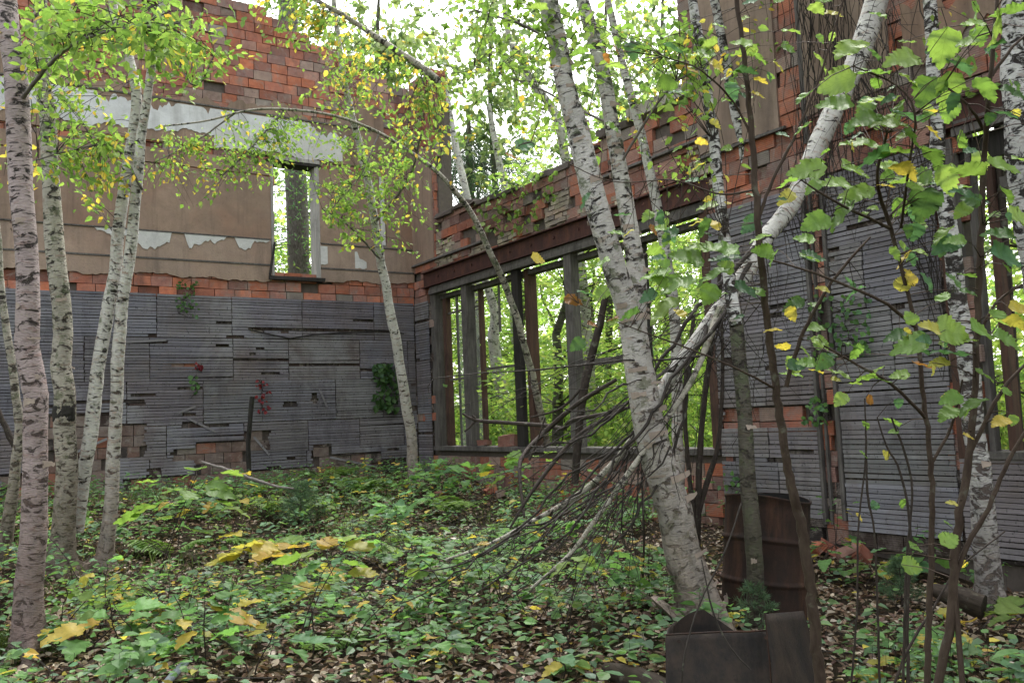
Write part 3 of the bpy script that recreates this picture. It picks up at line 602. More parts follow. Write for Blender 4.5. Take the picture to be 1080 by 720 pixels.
def birch(label, mat, stems, group=None, blobs=(), limbs=(), size=.055, name='birch_tree', seg=16, peel=0, leafmat_='canopy', cat='tree', twigmat='twig', extra=None, over=()):
    if 'corner' not in label:      # stand the foot on the ground where the sight line meets it
        g_ = onG(stems[0][0][0], stems[0][0][1]); k_ = min(1.4, max(.6, depth(g_)/stems[0][0][2]))
        sc = lambda rows: [(r_[0], r_[1], r_[2]*k_, *r_[3:]) for r_ in rows]
        stems = [sc(st_) for st_ in stems]; limbs = [sc(l_) for l_ in limbs]; blobs = sc(blobs)
        size *= k_
    base = P(*stems[0][0][:3]); t = thing(name, label, cat, (base[0], base[1], float(H(base[0], base[1]))), group)
    cl = []
    for k, st_ in enumerate(stems):
        mb = MB(); c, r = trunk(mb, st_, seg, flare=(k == 0), s0=0. if k == 0 else 2.); cl.append((c, r))
        if peel:
            n = int(peel*len(c)/len(cl[0][0]))+3
        mb.build('trunk', M[mat], t, True)
        if peel:
            pb = MB()
            for _ in range(n):
                i = rg.integers(3, len(c)-3); R_ = r[i]; th0 = rg.uniform(0, 6.28); ax = c[i+1]-c[i]; ax /= np.linalg.norm(ax)
                U = np.cross(ax, [0, 1, .1]); U /= np.linalg.norm(U); W_ = np.cross(ax, U); w_ = rg.uniform(.005, .02)*(1+R_*6); nn = 7; ln = rg.uniform(.5, 1.3); lift = rg.uniform(.05, .6)
                vs = []
                for q in range(nn):
                    tt = q/(nn-1); th = th0+ln*tt; rr = R_*(1.02+lift*tt*tt)
                    for s_ in (-1, 1): vs.append(c[i]+ax*(s_*w_*(1-.5*tt)+rg.normal()*.003)+rr*(math.cos(th)*U+math.sin(th)*W_))
                pb.add(vs, [[2*q, 2*q+1, 2*q+3, 2*q+2] for q in range(nn-1)])
            pb.build('peeling_bark', M['peel'], t, False)
    allc = [p for c, r in cl for p in c[::3]]
    lm = MB(); anchors = list(allc)
    for lb in limbs:
        c, r = pxline(lb[0] if isinstance(lb, tuple) else lb, .08); c = c+rg.normal(size=c.shape)*r[:, None]*.25; lm.tube(c, r, 7, .04); anchors += [p for p in c[::2]]*3
    limb_pts = anchors
    tw = MB(); lf = MB()
    for b_ in blobs: blob(tw, lf, limb_pts, *b_[:10], pal=b_[10] if len(b_) > 10 else GREENS)
    if extra: extra(tw, lf, limb_pts)
    if over:  # unseen upper crowns, added to block sky light above the ruin
        for (ox, oy, oz, orad, on) in over:
            cc = np.array([ox, oy, oz]); q = rg.normal(size=(on//60+1, 3)); q /= np.linalg.norm(q, axis=1)[:, None]; q = cc+q*orad*np.array([1, 1, .45])*rg.uniform(.3, 1, (len(q), 1))
            top = allc[np.argmax([p[2] for p in allc])]
            for e in q:
                tw.tube(np.array([top, (top+e)/2+[0, 0, .2], e]), [.012, .008, .003], 4, cap=False); p_ = e+rg.normal(size=(60, 3))*[.4, .4, .25]; lf.leaves(p_, rdir(60)-[0, 0, .3], rdir(60, .9), .08, pick(GREENS, 60), simple=True)
    if lm.n: lm.build('limb', M['conifer'], t, True)
    if tw.n: tw.build('twigs', M[twigmat], t)
    if lf.n: lf.build('crown', M[leafmat_], t)
    return t, cl
# blob rows: (u, v, D, ru, rv, rd, twigs, leaves per twig, leaf size, yellow share, palette)
birch('stoutest pinkish birch at the far left with moss round its foot', 'birch_pink',
      [[(27, 694, 6.3, 30.8), (30, 620, 6.35, 27.3), (37, 500, 6.4, 24.6), (34, 400, 6.45, 23.8), (30, 300, 6.5, 22.9), (23, 200, 6.55, 22.9), (17, 100, 6.6, 22.9), (8, 0, 6.7, 20.2), (-6, -150, 6.9, 15.8), (-20, -330, 7.2, 10.6)]], peel=22, seg=24, over=[(-.5, 6, 8, 2.4, 2600)],
      limbs=[[(18, 110, 6.6, 5), (60, 60, 6.2, 4), (110, 35, 5.9, 3), (190, 25, 5.7, 2)]],
      blobs=[(90, 30, 6.1, 70, 34, .8, 60, 14, .060, 0.08), (190, 40, 6.3, 55, 32, .6, 45, 14, .058, 0.10), (40, 60, 7.4, 45, 50, .8, 26, 12, .058, 0.14), (15, 195, 7.8, 20, 40, .5, 12, 12, .058, 0.42)])
birch('greyish birch with a black ringed scar, standing just right of the pinkish one', 'birch_grey',
      [[(67, 604, 8.9, 25.2), (68, 540, 8.9, 22.7), (68, 430, 8.95, 21.0), (64, 340, 9., 19.3), (58, 250, 9.05, 18.5), (52, 180, 9.1, 16.8), (47, 110, 9.2, 16.0), (42, 0, 9.3, 13.4), (36, -130, 9.5, 10.1), (34, -250, 9.7, 6.7)]], peel=16, seg=20, over=[(.6, 9.5, 10.5, 2.4, 2600)],
      blobs=[(110, 70, 8.9, 70, 50, .6, 46, 13, .062, 0.10), (60, -10, 9, 70, 40, .6, 20, 12, .062, 0.07)])
rt = [o for o in bpy.data.objects if o.get('label', '').startswith('greyish birch with a black')][0]; mb = MB(); kk = 8.95*min(1.4, max(.6, depth(onG(67, 604))/8.9)); c, r = pxline([(68, 444, kk, 21.5), (68, 438, kk, 22.8), (68, 432, kk, 22.8), (68, 427, kk, 21.5)], .02); mb.tube(c, r*1.02, 20, .05); mb.build('black_scar', M['black'], rt)
birch('slender birch forking into two white stems above the leafy floor near the far left', 'birch_white',
      [[(112, 600, 9.3, 16.0), (117, 520, 9.3, 14.3), (122, 440, 9.3, 13.0), (128, 340, 9.3, 12.6), (137, 270, 9.3, 11.8), (145, 190, 9.3, 10.5), (152, 120, 9.3, 9.2), (162, 50, 9.3, 8.0), (171, 0, 9.3, 7.6), (190, -160, 9.3, 5.0)],
       [(80, 560, 9.35, 14.3), (86, 510, 9.35, 14.3), (96, 440, 9.35, 14.3), (110, 350, 9.35, 13.4), (122, 270, 9.35, 12.6), (132, 190, 9.35, 11.8), (143, 110, 9.35, 10.5), (138, 70, 9.4, 10.1), (127, 30, 9.4, 8.8), (120, 0, 9.4, 8.4), (112, -110, 9.5, 5.0)]], seg=16, peel=10,
      limbs=[[(150, 200, 9.3, 3), (120, 155, 8.9, 2.5), (70, 160, 8.6, 2), (20, 175, 8.4, 1.5)], [(168, 30, 9.3, 3), (205, 90, 9., 2.), (230, 50, 8.8, 1.5)]],
      blobs=[(95, 170, 8.7, 50, 30, .5, 46, 13, .064, 0.24), (110, 195, 8.9, 26, 14, .3, 20, 12, .064, 0.52), (60, 100, 8.6, 40, 20, .4, 16, 12, .062, 0.14), (210, 60, 8.9, 50, 34, .5, 36, 13, .062, 0.14), (170, 25, 8.8, 40, 18, .4, 18, 12, .062, 0.10)])
birch('thin curved birch stem at the extreme left edge', 'birch_grey', [[(3, 590, 9.8, 13), (12, 530, 9.8, 12), (20, 470, 9.8, 10), (16, 410, 9.8, 8.5), (8, 350, 9.8, 7.5), (2, 300, 9.8, 7), (-6, 200, 9.8, 5)]], seg=12, size=.05)
birch('pale birch leaning left against the corner of the lath wall', 'birch_white',
      [[(436, 490, 13.9, 11.7), (435, 465, 13.9, 11.2), (428, 420, 13.8, 10.8), (420, 370, 13.75, 10.3), (411, 325, 13.7, 9.9), (401, 270, 13.6, 9.0), (390, 200, 13.4, 8.1), (376, 140, 13.2, 7.2), (364, 90, 13, 6.3), (354, 20, 12.8, 5.4), (346, -60, 12.6, 3.6)]], seg=14,
      limbs=[[(395, 235, 13.5, 3), (430, 190, 12.9, 2.5), (445, 140, 12.4, 2)], [(402, 275, 13.6, 2.5), (370, 240, 13., 2), (340, 220, 12.7, 1.5)]],
      blobs=[(392, 178, 12.8, 34, 42, .6, 60, 13, .075, .08), (375, 235, 12.9, 34, 22, .5, 34, 13, .075, .12), (425, 150, 12.6, 30, 30, .5, 26, 13, .075, .3), (350, 110, 12.6, 34, 30, .5, 30, 12, .07, .35), (372, 60, 12.5, 34, 34, .5, 34, 12, .07, .5), (430, 245, 12.8, 22, 18, .4, 14, 12, .07, .15)])
birch('thin bare grey stem bowed over to the left in front of the window', 'birch_grey',
      [[(583, 500, 9.8, 8), (575, 455, 9.7, 7.5), (562, 400, 9.5, 7.5), (549, 350, 9.3, 7), (534, 305, 9.2, 7), (517, 265, 9, 6.5), (497, 225, 8.9, 6), (470, 190, 8.7, 5), (440, 165, 8.6, 4), (400, 140, 8.4, 3.4), (360, 124, 8.2, 3), (310, 116, 8.1, 2.8), (265, 116, 8., 2.5), (215, 128, 7.9, 2), (165, 134, 7.8, 1.5)]], seg=10,
      limbs=[[(300, 115, 8.1, 2), (270, 150, 7.9, 1.5), (235, 185, 7.8, 1.2)], [(400, 140, 8.4, 2), (380, 185, 8.2, 1.5), (350, 220, 8.1, 1)], [(250, 118, 8, 2), (205, 150, 7.9, 1.5), (165, 170, 7.7, 1)]],
      blobs=[(245, 165, 7.9, 45, 28, .4, 50, 13, .058, 0.14), (190, 170, 7.8, 38, 28, .4, 40, 13, .058, 0.32), (325, 150, 8., 44, 26, .4, 50, 13, .058, 0.08), (355, 190, 8.2, 32, 22, .4, 28, 13, .058, 0.07), (285, 150, 8, 34, 22, .3, 20, 12, .058, 0.07), (215, 205, 7.8, 18, 12, .3, 10, 12, .058, 0.63), (415, 185, 8.3, 28, 24, .3, 18, 12, .058, 0.07), (300, 190, 8.2, 30, 20, .3, 12, 12, .058, 0.21)])
birch('tall stout birch with peeling bark splitting into two stems at the centre', 'birch_peel',
      [[(737, 652, 6.3, 42.5), (732, 620, 6.3, 40.0), (720, 580, 6.3, 38.4), (705, 530, 6.3, 36.8), (692, 480, 6.3, 34.3), (682, 430, 6.3, 31.8), (672, 380, 6.3, 29.4), (664, 335, 6.3, 27.7), (650, 285, 6.25, 25.4), (634, 235, 6.2, 24.5), (620, 190, 6.2, 24.5), (609, 140, 6.2, 22.9), (598, 90, 6.2, 20.4), (588, 40, 6.2, 20.4), (577, -5, 6.2, 20.4), (560, -110, 6.2, 16.3), (545, -260, 6.2, 9.8)],
       [(674, 385, 6.42, 19.0), (674, 340, 6.45, 19.0), (672, 285, 6.5, 19.6), (663, 230, 6.55, 18.0), (652, 170, 6.6, 16.3), (642, 120, 6.6, 15.5), (632, 60, 6.65, 14.7), (614, 0, 6.7, 13.9), (600, -90, 6.8, 10.6), (590, -200, 6.9, 6.6)]], seg=28, peel=110, over=[(3.8, 6.5, 8.5, 2.8, 3600), (2.5, 3.5, 8.5, 2.2, 2000)],
      limbs=[[(650, 180, 6.6, 3), (700, 100, 6.2, 2.5), (740, 70, 6, 2)], [(600, 60, 6.2, 3), (560, 30, 6.2, 2.5), (500, 10, 6.2, 1.5)], [(640, 130, 6.6, 3), (560, 90, 7, 2), (500, 70, 7.1, 1.4)]],
      blobs=[(640, 30, 6.2, 60, 30, .5, 28, 10, .058, 0.03), (560, 15, 6.3, 60, 26, .5, 30, 11, .058, 0.07), (700, 50, 6.2, 55, 30, .4, 24, 10, .058, 0.14), (540, 60, 6.9, 50, 40, .5, 30, 11, .058, 0.10), (590, 110, 7.1, 40, 40, .5, 18, 10, .058, 0.03)])
birch('slim white birch rising just right of the forked central birch', 'birch_white',
      [[(716, 560, 8.2, 13), (716, 480, 8.2, 12), (714, 400, 8.2, 12), (711, 330, 8.2, 11.5), (703, 270, 8.2, 11), (692, 215, 8.2, 10.5), (681, 165, 8.2, 10), (668, 110, 8.2, 9), (655, 60, 8.2, 8), (640, -5, 8.2, 7), (620, -120, 8.2, 5)]], seg=14,
      blobs=[(690, 80, 7.9, 40, 40, .4, 18, 11, .058, 0.10), (720, 180, 7.7, 34, 30, .4, 10, 9, .058, 0.17)])
birch('birch with white upper stem and dark lichened foot in front of the rusty drum', 'birch_dark',
      [[(799, 665, 5.5, 21), (797, 610, 5.5, 18), (791, 530, 5.5, 17), (787, 450, 5.55, 16), (783, 395, 5.6, 15), (775, 330, 5.65, 14)],], seg=16, peel=3,
      extra=None)
_t = COL.objects[-1]
mbx = MB(); trunk(mbx, [(777, 345, 5.64, 14), (770, 300, 5.7, 13.5), (761, 225, 5.8, 12.5), (753, 150, 5.9, 11.5), (744, 80, 6, 11), (732, 10, 6.1, 10), (718, -120, 6.2, 7)], 14, flare=False, s0=5.)
_root = [o for o in bpy.data.objects if o.get('label', '').startswith('birch with white upper')][0]; mbx.build('upper_stem', M['birch_mottled'], _root, True)
tw = MB(); lf = MB(); A = [P(745, 90, 6), P(753, 150, 5.9), P(765, 250, 5.7), P(735, 30, 6)]
for b_ in [(720, 95, 5.6, 40, 40, .3, 26, 8, .062, 0.21), (700, 30, 5.8, 50, 30, .3, 16, 8, .062, 0.07), (775, 60, 5.4, 30, 40, .3, 8, 7, .062, 0.21), (745, 200, 5.5, 30, 20, .3, 6, 6, .058, 0.35)]: blob(tw, lf, A, *b_)
tw.build('twigs', M['twig'], _root); lf.build('crown', M['leaf'], _root)
birch('slim birch behind the brown sapling, its foot hidden behind the rusty drum', 'birch_mottled',
      [[(832, 560, 7.1, 12), (828, 500, 7.1, 12), (820, 440, 7.1, 12), (812, 370, 7.1, 12), (804, 300, 7.1, 12), (794, 235, 7.1, 11.5), (783, 155, 7.1, 11), (770, 85, 7.1, 10), (754, 0, 7.1, 9), (738, -120, 7.1, 6)]], seg=14,
      blobs=[(800, 40, 6.6, 40, 34, .3, 10, 9, .058, 0.21)])
birch('thick white birch near the right wall with a mottled black and white foot', 'birch_mottled',
      [[(1043, 645, 5.95, 27), (1041, 600, 5.95, 25), (1036, 540, 5.95, 24), (1032, 480, 5.95, 22), (1025, 420, 5.95, 21), (1017, 360, 5.95, 19.5), (1008, 300, 5.95, 18), (999, 240, 5.95, 17), (991, 170, 5.95, 15.5), (986, 100, 5.95, 14), (981, 0, 5.95, 13), (974, -120, 5.95, 10)]], seg=20, peel=6, over=[(6.2, 3.2, 8.5, 2.4, 2600)],
      blobs=[(1010, 60, 5.5, 30, 40, .3, 10, 8, .062, 0.07)])
birch('white birch cut by the right edge of the photo, leaning away to the right', 'birch_mottled',
      [[(1135, 640, 4.9, 38), (1118, 450, 4.9, 36), (1100, 320, 4.9, 35), (1084, 210, 4.9, 34), (1074, 120, 4.9, 30), (1072, 40, 4.9, 27), (1070, -80, 4.9, 20)]], seg=20, peel=8)

# ------------------------------------------------------------------ fallen birch leaning on the central trunk
fb = thing('fallen_birch', 'snapped white birch slanting down from the upper right to its bare twiggy top', 'fallen tree', P(560, 590, 6.2))
mb = MB(); c0, r0 = trunk(mb, [(938, -40, 6.9, 24.6), (915, 30, 6.85, 22.9), (897, 80, 6.8, 22.0), (875, 130, 6.75, 21.1), (852, 180, 6.7, 19.8), (828, 225, 6.6, 18.5), (803, 262, 6.5, 17.6), (775, 305, 6.4, 16.7), (745, 345, 6.3, 15.0), (715, 385, 6.2, 14.1), (690, 425, 6.1, 12.3)], 20, flare=False, s0=6.); mb.build('trunk', M['birch_white'], fb, True)
mb = MB()
for rows in ([(690, 425, 6.1, 14), (662, 470, 6.05, 9), (630, 505, 6., 8), (600, 528, 5.9, 7), (560, 550, 5.8, 5), (515, 574, 5.7, 4), (470, 590, 5.6, 3)],
             [(760, 325, 6.3, 10), (730, 400, 5.9, 7), (690, 460, 5.8, 7), (655, 510, 5.7, 7), (625, 552, 5.6, 6), (600, 585, 5.5, 5), (560, 620, 5.4, 3)]):
    c, r = pxline(rows); mb = MB(); mb.tube(c, r*.85, 10, .06, s0=4.); mb.build('limb', M['birch_grey'], fb, True)
mb = MB(); R2 = random.Random(5)
for rows in ([(795, 262, 6.45, 9), (770, 290, 6.3, 9), (738, 322, 6.2, 8), (712, 362, 6.1, 7), (690, 390, 6., 6), (655, 432, 5.9, 5), (612, 462, 5.8, 4), (560, 470, 5.7, 2.5)],
             [(790, 275, 6.4, 8), (765, 330, 6.1, 8), (748, 352, 6., 7), (708, 402, 5.8, 6), (680, 452, 5.7, 6), (660, 470, 5.6, 5), (600, 560, 5.4, 4), (540, 600, 5.2, 3), (480, 640, 5.1, 2)],
             [(745, 345, 6.2, 8), (728, 385, 6., 7), (722, 430, 5.9, 6), (705, 490, 5.8, 5), (672, 540, 5.7, 4), (640, 590, 5.6, 3)],
             [(715, 385, 6.1, 6), (690, 400, 5.9, 5), (650, 410, 5.8, 4), (628, 432, 5.7, 3), (590, 430, 5.6, 2)],
             [(690, 440, 6., 5), (640, 480, 5.8, 5), (590, 540, 5.6, 4), (545, 560, 5.5, 4), (470, 610, 5.3, 3), (420, 640, 5.2, 2)],
             [(660, 470, 5.9, 5), (600, 500, 5.8, 4), (560, 545, 5.7, 4), (500, 590, 5.5, 3), (430, 605, 5.4, 2)]):
    c, r = pxline(rows, .07); mb.tube(c+rg.normal(size=c.shape)*.009, r*.6, 7, .09)
starts = [(790, 285, 6.4), (770, 312, 6.35), (745, 345, 6.25), (730, 365, 6.2), (705, 400, 6.1), (690, 430, 6.05), (665, 470, 6), (640, 500, 5.95), (655, 510, 5.7), (700, 455, 5.8)]
for k in range(84):
    s_ = R2.choice(starts); su, sv, sD = s_[0]+R2.gauss(0, 9), s_[1]+R2.gauss(0, 9), s_[2]+R2.uniform(-.3, .3)
    L = R2.uniform(60, 300)*(.75 if sv > 430 else 1); an = math.radians(R2.gauss(136, 17)) if R2.random() < .6 else math.radians(R2.uniform(80, 160))
    eu, ev = su+L*math.cos(an), min(sv+L*math.sin(an), 640); D1 = sD+R2.uniform(-1., .3)
    e = P(eu, ev, D1); gz = float(H(e[0], e[1]))+.03
    if e[2] < gz: e[2] = gz
    a_ = P(su, sv, sD); n = 7; t = np.linspace(0, 1, n)[:, None]; c = a_+(e-a_)*t+np.array([[0, 0, -1.]])*R2.uniform(-.25, .35)*np.sin(np.pi*t)*.6+np.cumsum(rg.normal(size=(n, 3)), 0)*.022*(t > 0)
    w = .0022+.007*R2.random()**2.5; mb.tube(c, np.linspace(w, .0022, n), 5, .03)
    for q in range(R2.randint(1, 4)):
        i = R2.randint(2, n-1); d = (e-a_)/np.linalg.norm(e-a_)*R2.uniform(.3, .8)+rg.normal(size=3)*.25+np.array([0, 0, -.1]); b_ = c[i]+d*R2.uniform(.2, .5)
        mb.tube(np.array([c[i], (c[i]+b_)/2+rg.normal(size=3)*.02, b_]), [w*.5, w*.35, .0015], 3, cap=False)
mb.build('branches', M['dead'], fb, True)
# hanging vertical twig curtain above the slanting trunk
mb = MB()
for k in range(70):
    i = R2.randint(2, len(c0)-8); a_ = c0[i]; e = a_+np.array([R2.gauss(-.02, .16), R2.gauss(-.15, .16), -R2.uniform(.2, .9)]); n = 5; t = np.linspace(0, 1, n)[:, None]
    c = a_+(e-a_)*t+rg.normal(size=(n, 3))*.025; mb.tube(c, np.linspace(.0045, .0015, n), 4, cap=False)
    for q in range(2): i2 = R2.randint(1, 4); b_ = c[i2]+rg.normal(size=3)*.12; mb.tube(np.array([c[i2], b_]), [.002, .001], 3, cap=False)
mb.build('hanging_twigs', M['dead'], fb)

# tangle of vine stems and roots on the tall pier
vt = thing('vine_tangle', 'dense curtain of dead brown vines hanging on the tall pier behind the slanting birch', 'vine', (PX-.1, 5, 3.6))
mb = MB()
for k in range(150):
    y = rg.normal()*.36+5.15; z = rg.uniform(3.9, 6.8); e = np.array([PX-.05-abs(rg.normal())*.12, y+rg.normal()*.18+.1, max(3.3, z-rg.uniform(.6, 2.))]); a_ = np.array([PX-.05-abs(rg.normal())*.15, y, z]); n = 7; t = np.linspace(0, 1, n)[:, None]
    mb.tube(a_+(e-a_)*t+rg.normal(size=(n, 3))*.02, rg.uniform(.0015, .006), 4, cap=False)
for k in range(14):
    y = rg.uniform(4.3, 5.); n = 9; t = np.linspace(0, 1, n)[:, None]; a_ = np.array([PX-.06, y, 3.8]); e = np.array([PX-.06, 4.45+rg.normal()*.07, rg.uniform(1.5, 2.8)]); mb.tube(a_+(e-a_)*t+rg.normal(size=(n, 3))*.02, rg.uniform(.002, .006), 4, cap=False)
mb.build('stems', M['dead'], vt)

# broken limb hanging in from the top, dead trunk in the window etc.
db = thing('broken_limb', 'mossy broken limb with yellow leaves reaching in from the top left of centre', 'branch', P(330, 0, 9.6))
mb = MB(); c, r = pxline([(290, -30, 9.9, 4), (330, -2, 9.7, 4.5), (365, 18, 9.6, 5), (395, 38, 9.5, 6), (425, 58, 9.4, 7), (448, 74, 9.3, 8), (465, 88, 9.3, 8.5)]); mb.tube(c, r, 10, .09, s0=5.); mb.build('limb', M['birch_grey'], db, True)
tw = MB(); lf = MB(); A = [p for p in c[::2]]
for b_ in [(335, 40, 9.5, 40, 28, .5, 46, 13, .064, 0.52), (390, 90, 9.3, 44, 34, .5, 34, 12, .057, 0.35), (450, 120, 9.2, 40, 40, .5, 36, 12, .057, 0.32), (470, 165, 9.2, 26, 24, .4, 20, 12, .064, 0.42), (300, 15, 9.5, 40, 20, .5, 30, 13, .064, 0.42), (500, 100, 9.2, 26, 34, .4, 16, 12, .064, 0.28)]: blob(tw, lf, A, *b_)
tw.build('twigs', M['twig'], db); lf.build('crown', M['canopy'], db)
dt = thing('dead_tree', 'dark leaning dead stem inside the wide window right of the fourth post', 'dead tree', P(618, 480, 9.9))
mb = MB(); c, r = pxline([(606, 510, 8.9, 8), (613, 430, 8.9, 9), (620, 390, 8.9, 9), (632, 345, 8.9, 8), (645, 300, 8.9, 6), (690, 262, 8.9, 4)]); mb.tube(c, r, 8, .08)
c, r = pxline([(560, 440, 9, 2), (592, 430, 8.9, 3), (617, 405, 8.9, 3)]); mb.tube(c, r, 5); mb.build('trunk', M['twig'], dt, True)
hb = thing('bare_branch', 'long bare dark branch arching low across the window sill', 'branch', P(505, 445, 9))
mb = MB()
for rows in ([(488, 436, 9.2, 2.), (502, 443, 9.2, 4), (540, 446, 9., 4.5), (580, 449, 8.7, 5), (594, 452, 8.5, 5), (605, 443, 8.3, 5), (640, 436, 8, 4.5), (668, 428, 7.8, 3)], [(490, 455, 9.2, 2), (502, 443, 9.2, 3), (498, 438, 9.2, 2)], [(553, 545, 7.6, 3), (548, 500, 7.9, 4.5), (552, 480, 8.1, 5), (575, 455, 8.4, 5.5), (610, 425, 8.2, 5), (650, 400, 8, 4)],
             [(536, 560, 7.5, 2.5), (560, 520, 7.6, 4), (590, 480, 7.8, 5), (615, 455, 7.9, 5), (660, 430, 7.9, 4)], [(558, 485, 8, 3), (565, 470, 8, 2), (575, 440, 8, 1.5)]):
    c, r = pxline(rows, .08); mb.tube(c, r, 6, .07)
mb.build('stems', M['twig'], hb, True)
# cluster of dark stems right of the main trunk
dc = thing('dead_sapling', 'clump of thin dark dead stems between the central birch and the drum', 'dead sapling', P(735, 540, 6.8))
mb = MB()
for rows in ([(735, 590, 6.8, 8), (737, 500, 6.8, 7), (742, 430, 6.8, 6), (752, 350, 6.8, 5), (762, 260, 6.8, 3)], [(737, 540, 6.8, 6), (748, 500, 6.8, 6), (757, 470, 6.8, 5), (762, 400, 6.8, 4), (760, 300, 6.8, 3)], [(734, 560, 6.8, 6), (727, 500, 6.8, 5), (722, 420, 6.8, 5), (732, 330, 6.8, 4)], [(678, 620, 6.2, 2), (679, 560, 6.2, 2.5), (677, 490, 6.2, 2.5), (680, 440, 6.2, 2)]):
    c, r = pxline(rows, .06); mb.tube(c, r, 7, .07)
mb.build('stems', M['twig'], dc, True)

# ------------------------------------------------------------------ saplings in front
def sapling(label, stems, leaves, D, mat='sap', name='sapling', lmat='near', cat='sapling', group=None, sz=1.):
    b0 = P(*stems[0][0][:3]); t = thing(name, label, cat, (b0[0], b0[1], float(H(b0[0], b0[1]))), group)
    mb = MB(); pts = []
    for k, rows in enumerate(stems):
        rows = list(rows); c, r = pxline(rows, .03); g0 = float(H(c[0][0], c[0][1]))
        if rows[0][3] >= 4 and rows[0][1] > 560 and c[0][2] > g0: c = np.concatenate([[[c[0][0], c[0][1], g0-.06]], c]); r = np.concatenate([[r[0]], r])
        c = c+rg.normal(size=c.shape)*r[:, None]*.15; mb.tube(c, r, 9, .05); pts += list(c)
    pts = np.array(pts); lf = MB(); pe = MB()
    if len(leaves) > 20:
        kk = [c_ for c_ in leaves if c_[2] > 16]; leaves = list(leaves)
        for _ in range(int(len(leaves)*1.9)):
            q = kk[rg.integers(len(kk))]; leaves.append((q[0]+rg.normal()*27, q[1]+rg.normal()*20, rg.uniform(13, 32), q[3]+rg.normal()*30, rg.choice(['g', 'g', 'g', 'b', 'd', 'y' if q[0] > 0 and rg.random() < .5 else 'g']), (q[5] if len(q) > 5 else D)+rg.uniform(-.1, .4)))
    for L in leaves:
        u, v, px, ang = L[:4]; kind = L[4] if len(L) > 4 else 'g'; Dl = L[5] if len(L) > 5 else D
        p = P(u, v, Dl); rad = math.radians(ang); L_ = min(px*(1.0 if px >= 34 else .84), 42)*Dl/F
        d = R @ np.array([math.cos(rad), -math.sin(rad), rg.uniform(-.5, .3)])
        k = pts[np.argmin(np.linalg.norm(pts-p, axis=1))]; base = p-d*L_*.5
        if np.linalg.norm(k-base) < .5: mb.tube(np.array([k, (k+base)/2+[0, 0, .01], base]), [.0022, .0014, .001], 4, cap=False)
        nr = np.array([0, 0, 1.])*.85+R @ np.array([rg.normal()*.25, 0, .5+rg.normal()*.3]); nr = nr+rg.normal(size=3)*.18
        c = {'g': GREENS[rg.integers(4)]*rg.uniform(.8, 1.2), 'b': np.array([.09, .19, .10])*rg.uniform(.8, 1.2), 'y': YEL[rg.integers(3)]*.95, 'o': np.array([.32, .15, .05])*rg.uniform(.7, 1.2), 'd': DKG[rg.integers(4)]*1.2}[kind]
        lf.bigleaf(base, d, nr, L_, c, asp=rg.uniform(.72, .95), curl=rg.uniform(-.3, -.05), teeth=8)
    mb.build('stem', M[mat], t, True); lf.build('foliage', M[lmat], t, True) if lf.n else None
    return t
sapling('brown barked sapling rising past the rusty drum and the tin sheet', [
    [(866, 735, 3.5, 13), (858, 650, 3.5, 11.5), (846, 560, 3.5, 11), (836, 520, 3.5, 10), (827, 470, 3.5, 9), (820, 420, 3.5, 8.5), (812, 360, 3.5, 8), (804, 290, 3.5, 7.5), (797, 200, 3.5, 7), (790, 110, 3.5, 6), (782, 40, 3.5, 5), (774, -20, 3.5, 5), (764, -120, 3.5, 5)],
    [(829, 408, 3.5, 5), (838, 375, 3.5, 4.5), (852, 340, 3.5, 4), (872, 305, 3.5, 3.5), (895, 275, 3.5, 3), (918, 250, 3.5, 2)], [(800, 230, 3.5, 4), (815, 190, 3.5, 3.5), (840, 140, 3.5, 3), (865, 80, 3.5, 2.5), (880, 30, 3.5, 2), (893, -10, 3.5, 2)],
    [(795, 150, 3.5, 3), (775, 110, 3.5, 2.2), (740, 75, 3.4, 1.8), (700, 60, 3.4, 1.3)], [(818, 410, 3.5, 3), (780, 390, 3.4, 2.2), (720, 365, 3.4, 1.8), (665, 345, 3.4, 1.3), (610, 320, 3.4, 1)], [(795, 200, 3.5, 2.5), (760, 205, 3.4, 2), (710, 190, 3.4, 1.4), (640, 190, 3.3, 1.1), (560, 150, 3.3, .9)]],
    [(700, 325, 50, 150), (715, 300, 40, 170), (742, 262, 44, 185), (725, 270, 40, 200), (752, 290, 40, 160), (690, 290, 36, 170), (765, 270, 34, 190, 'b'), (790, 305, 34, 10, 'b'), (760, 262, 40, 200), (802, 250, 30, 170), (735, 235, 24, 160, 'y'), (782, 45, 30, 200), (800, 60, 26, 20), (757, 70, 24, 30, 'y'), (803, 85, 22, 10, 'y'), (745, 55, 26, 200), (700, 20, 30, 170), (677, 50, 26, 200), (835, 32, 26, -10), (862, 10, 24, 20),
     (822, 70, 20, 40, 'y'), (800, 100, 20, 15, 'y'), (568, 8, 26, 190), (610, 55, 24, 170), (650, 52, 16, 40, 'o'), (640, 62, 15, 80, 'o'), (585, 70, 16, 180, 'o'), (683, 95, 24, 20), (700, 60, 30, 25), (748, 45, 22, 180), (625, 342, 15, 10, 'o'), (605, 317, 26, 15, 'o'), (645, 336, 18, 170, 'o'), (568, 273, 20, 10, 'y'), (540, 165, 20, 15, 'o'), (755, 130, 18, 30, 'y'), (740, 150, 18, 10, 'y'), (735, 175, 22, 160, 'y'), (690, 243, 18, 30, 'o'), (662, 245, 18, 160, 'y'),
     (865, 362, 26, 30), (848, 252, 28, 190), (855, 272, 30, 10), (840, 385, 24, 0, 'b'), (825, 365, 22, 200, 'y'), (815, 348, 24, 180, 'y'), (868, 305, 20, 200, 'y')], 3.4)
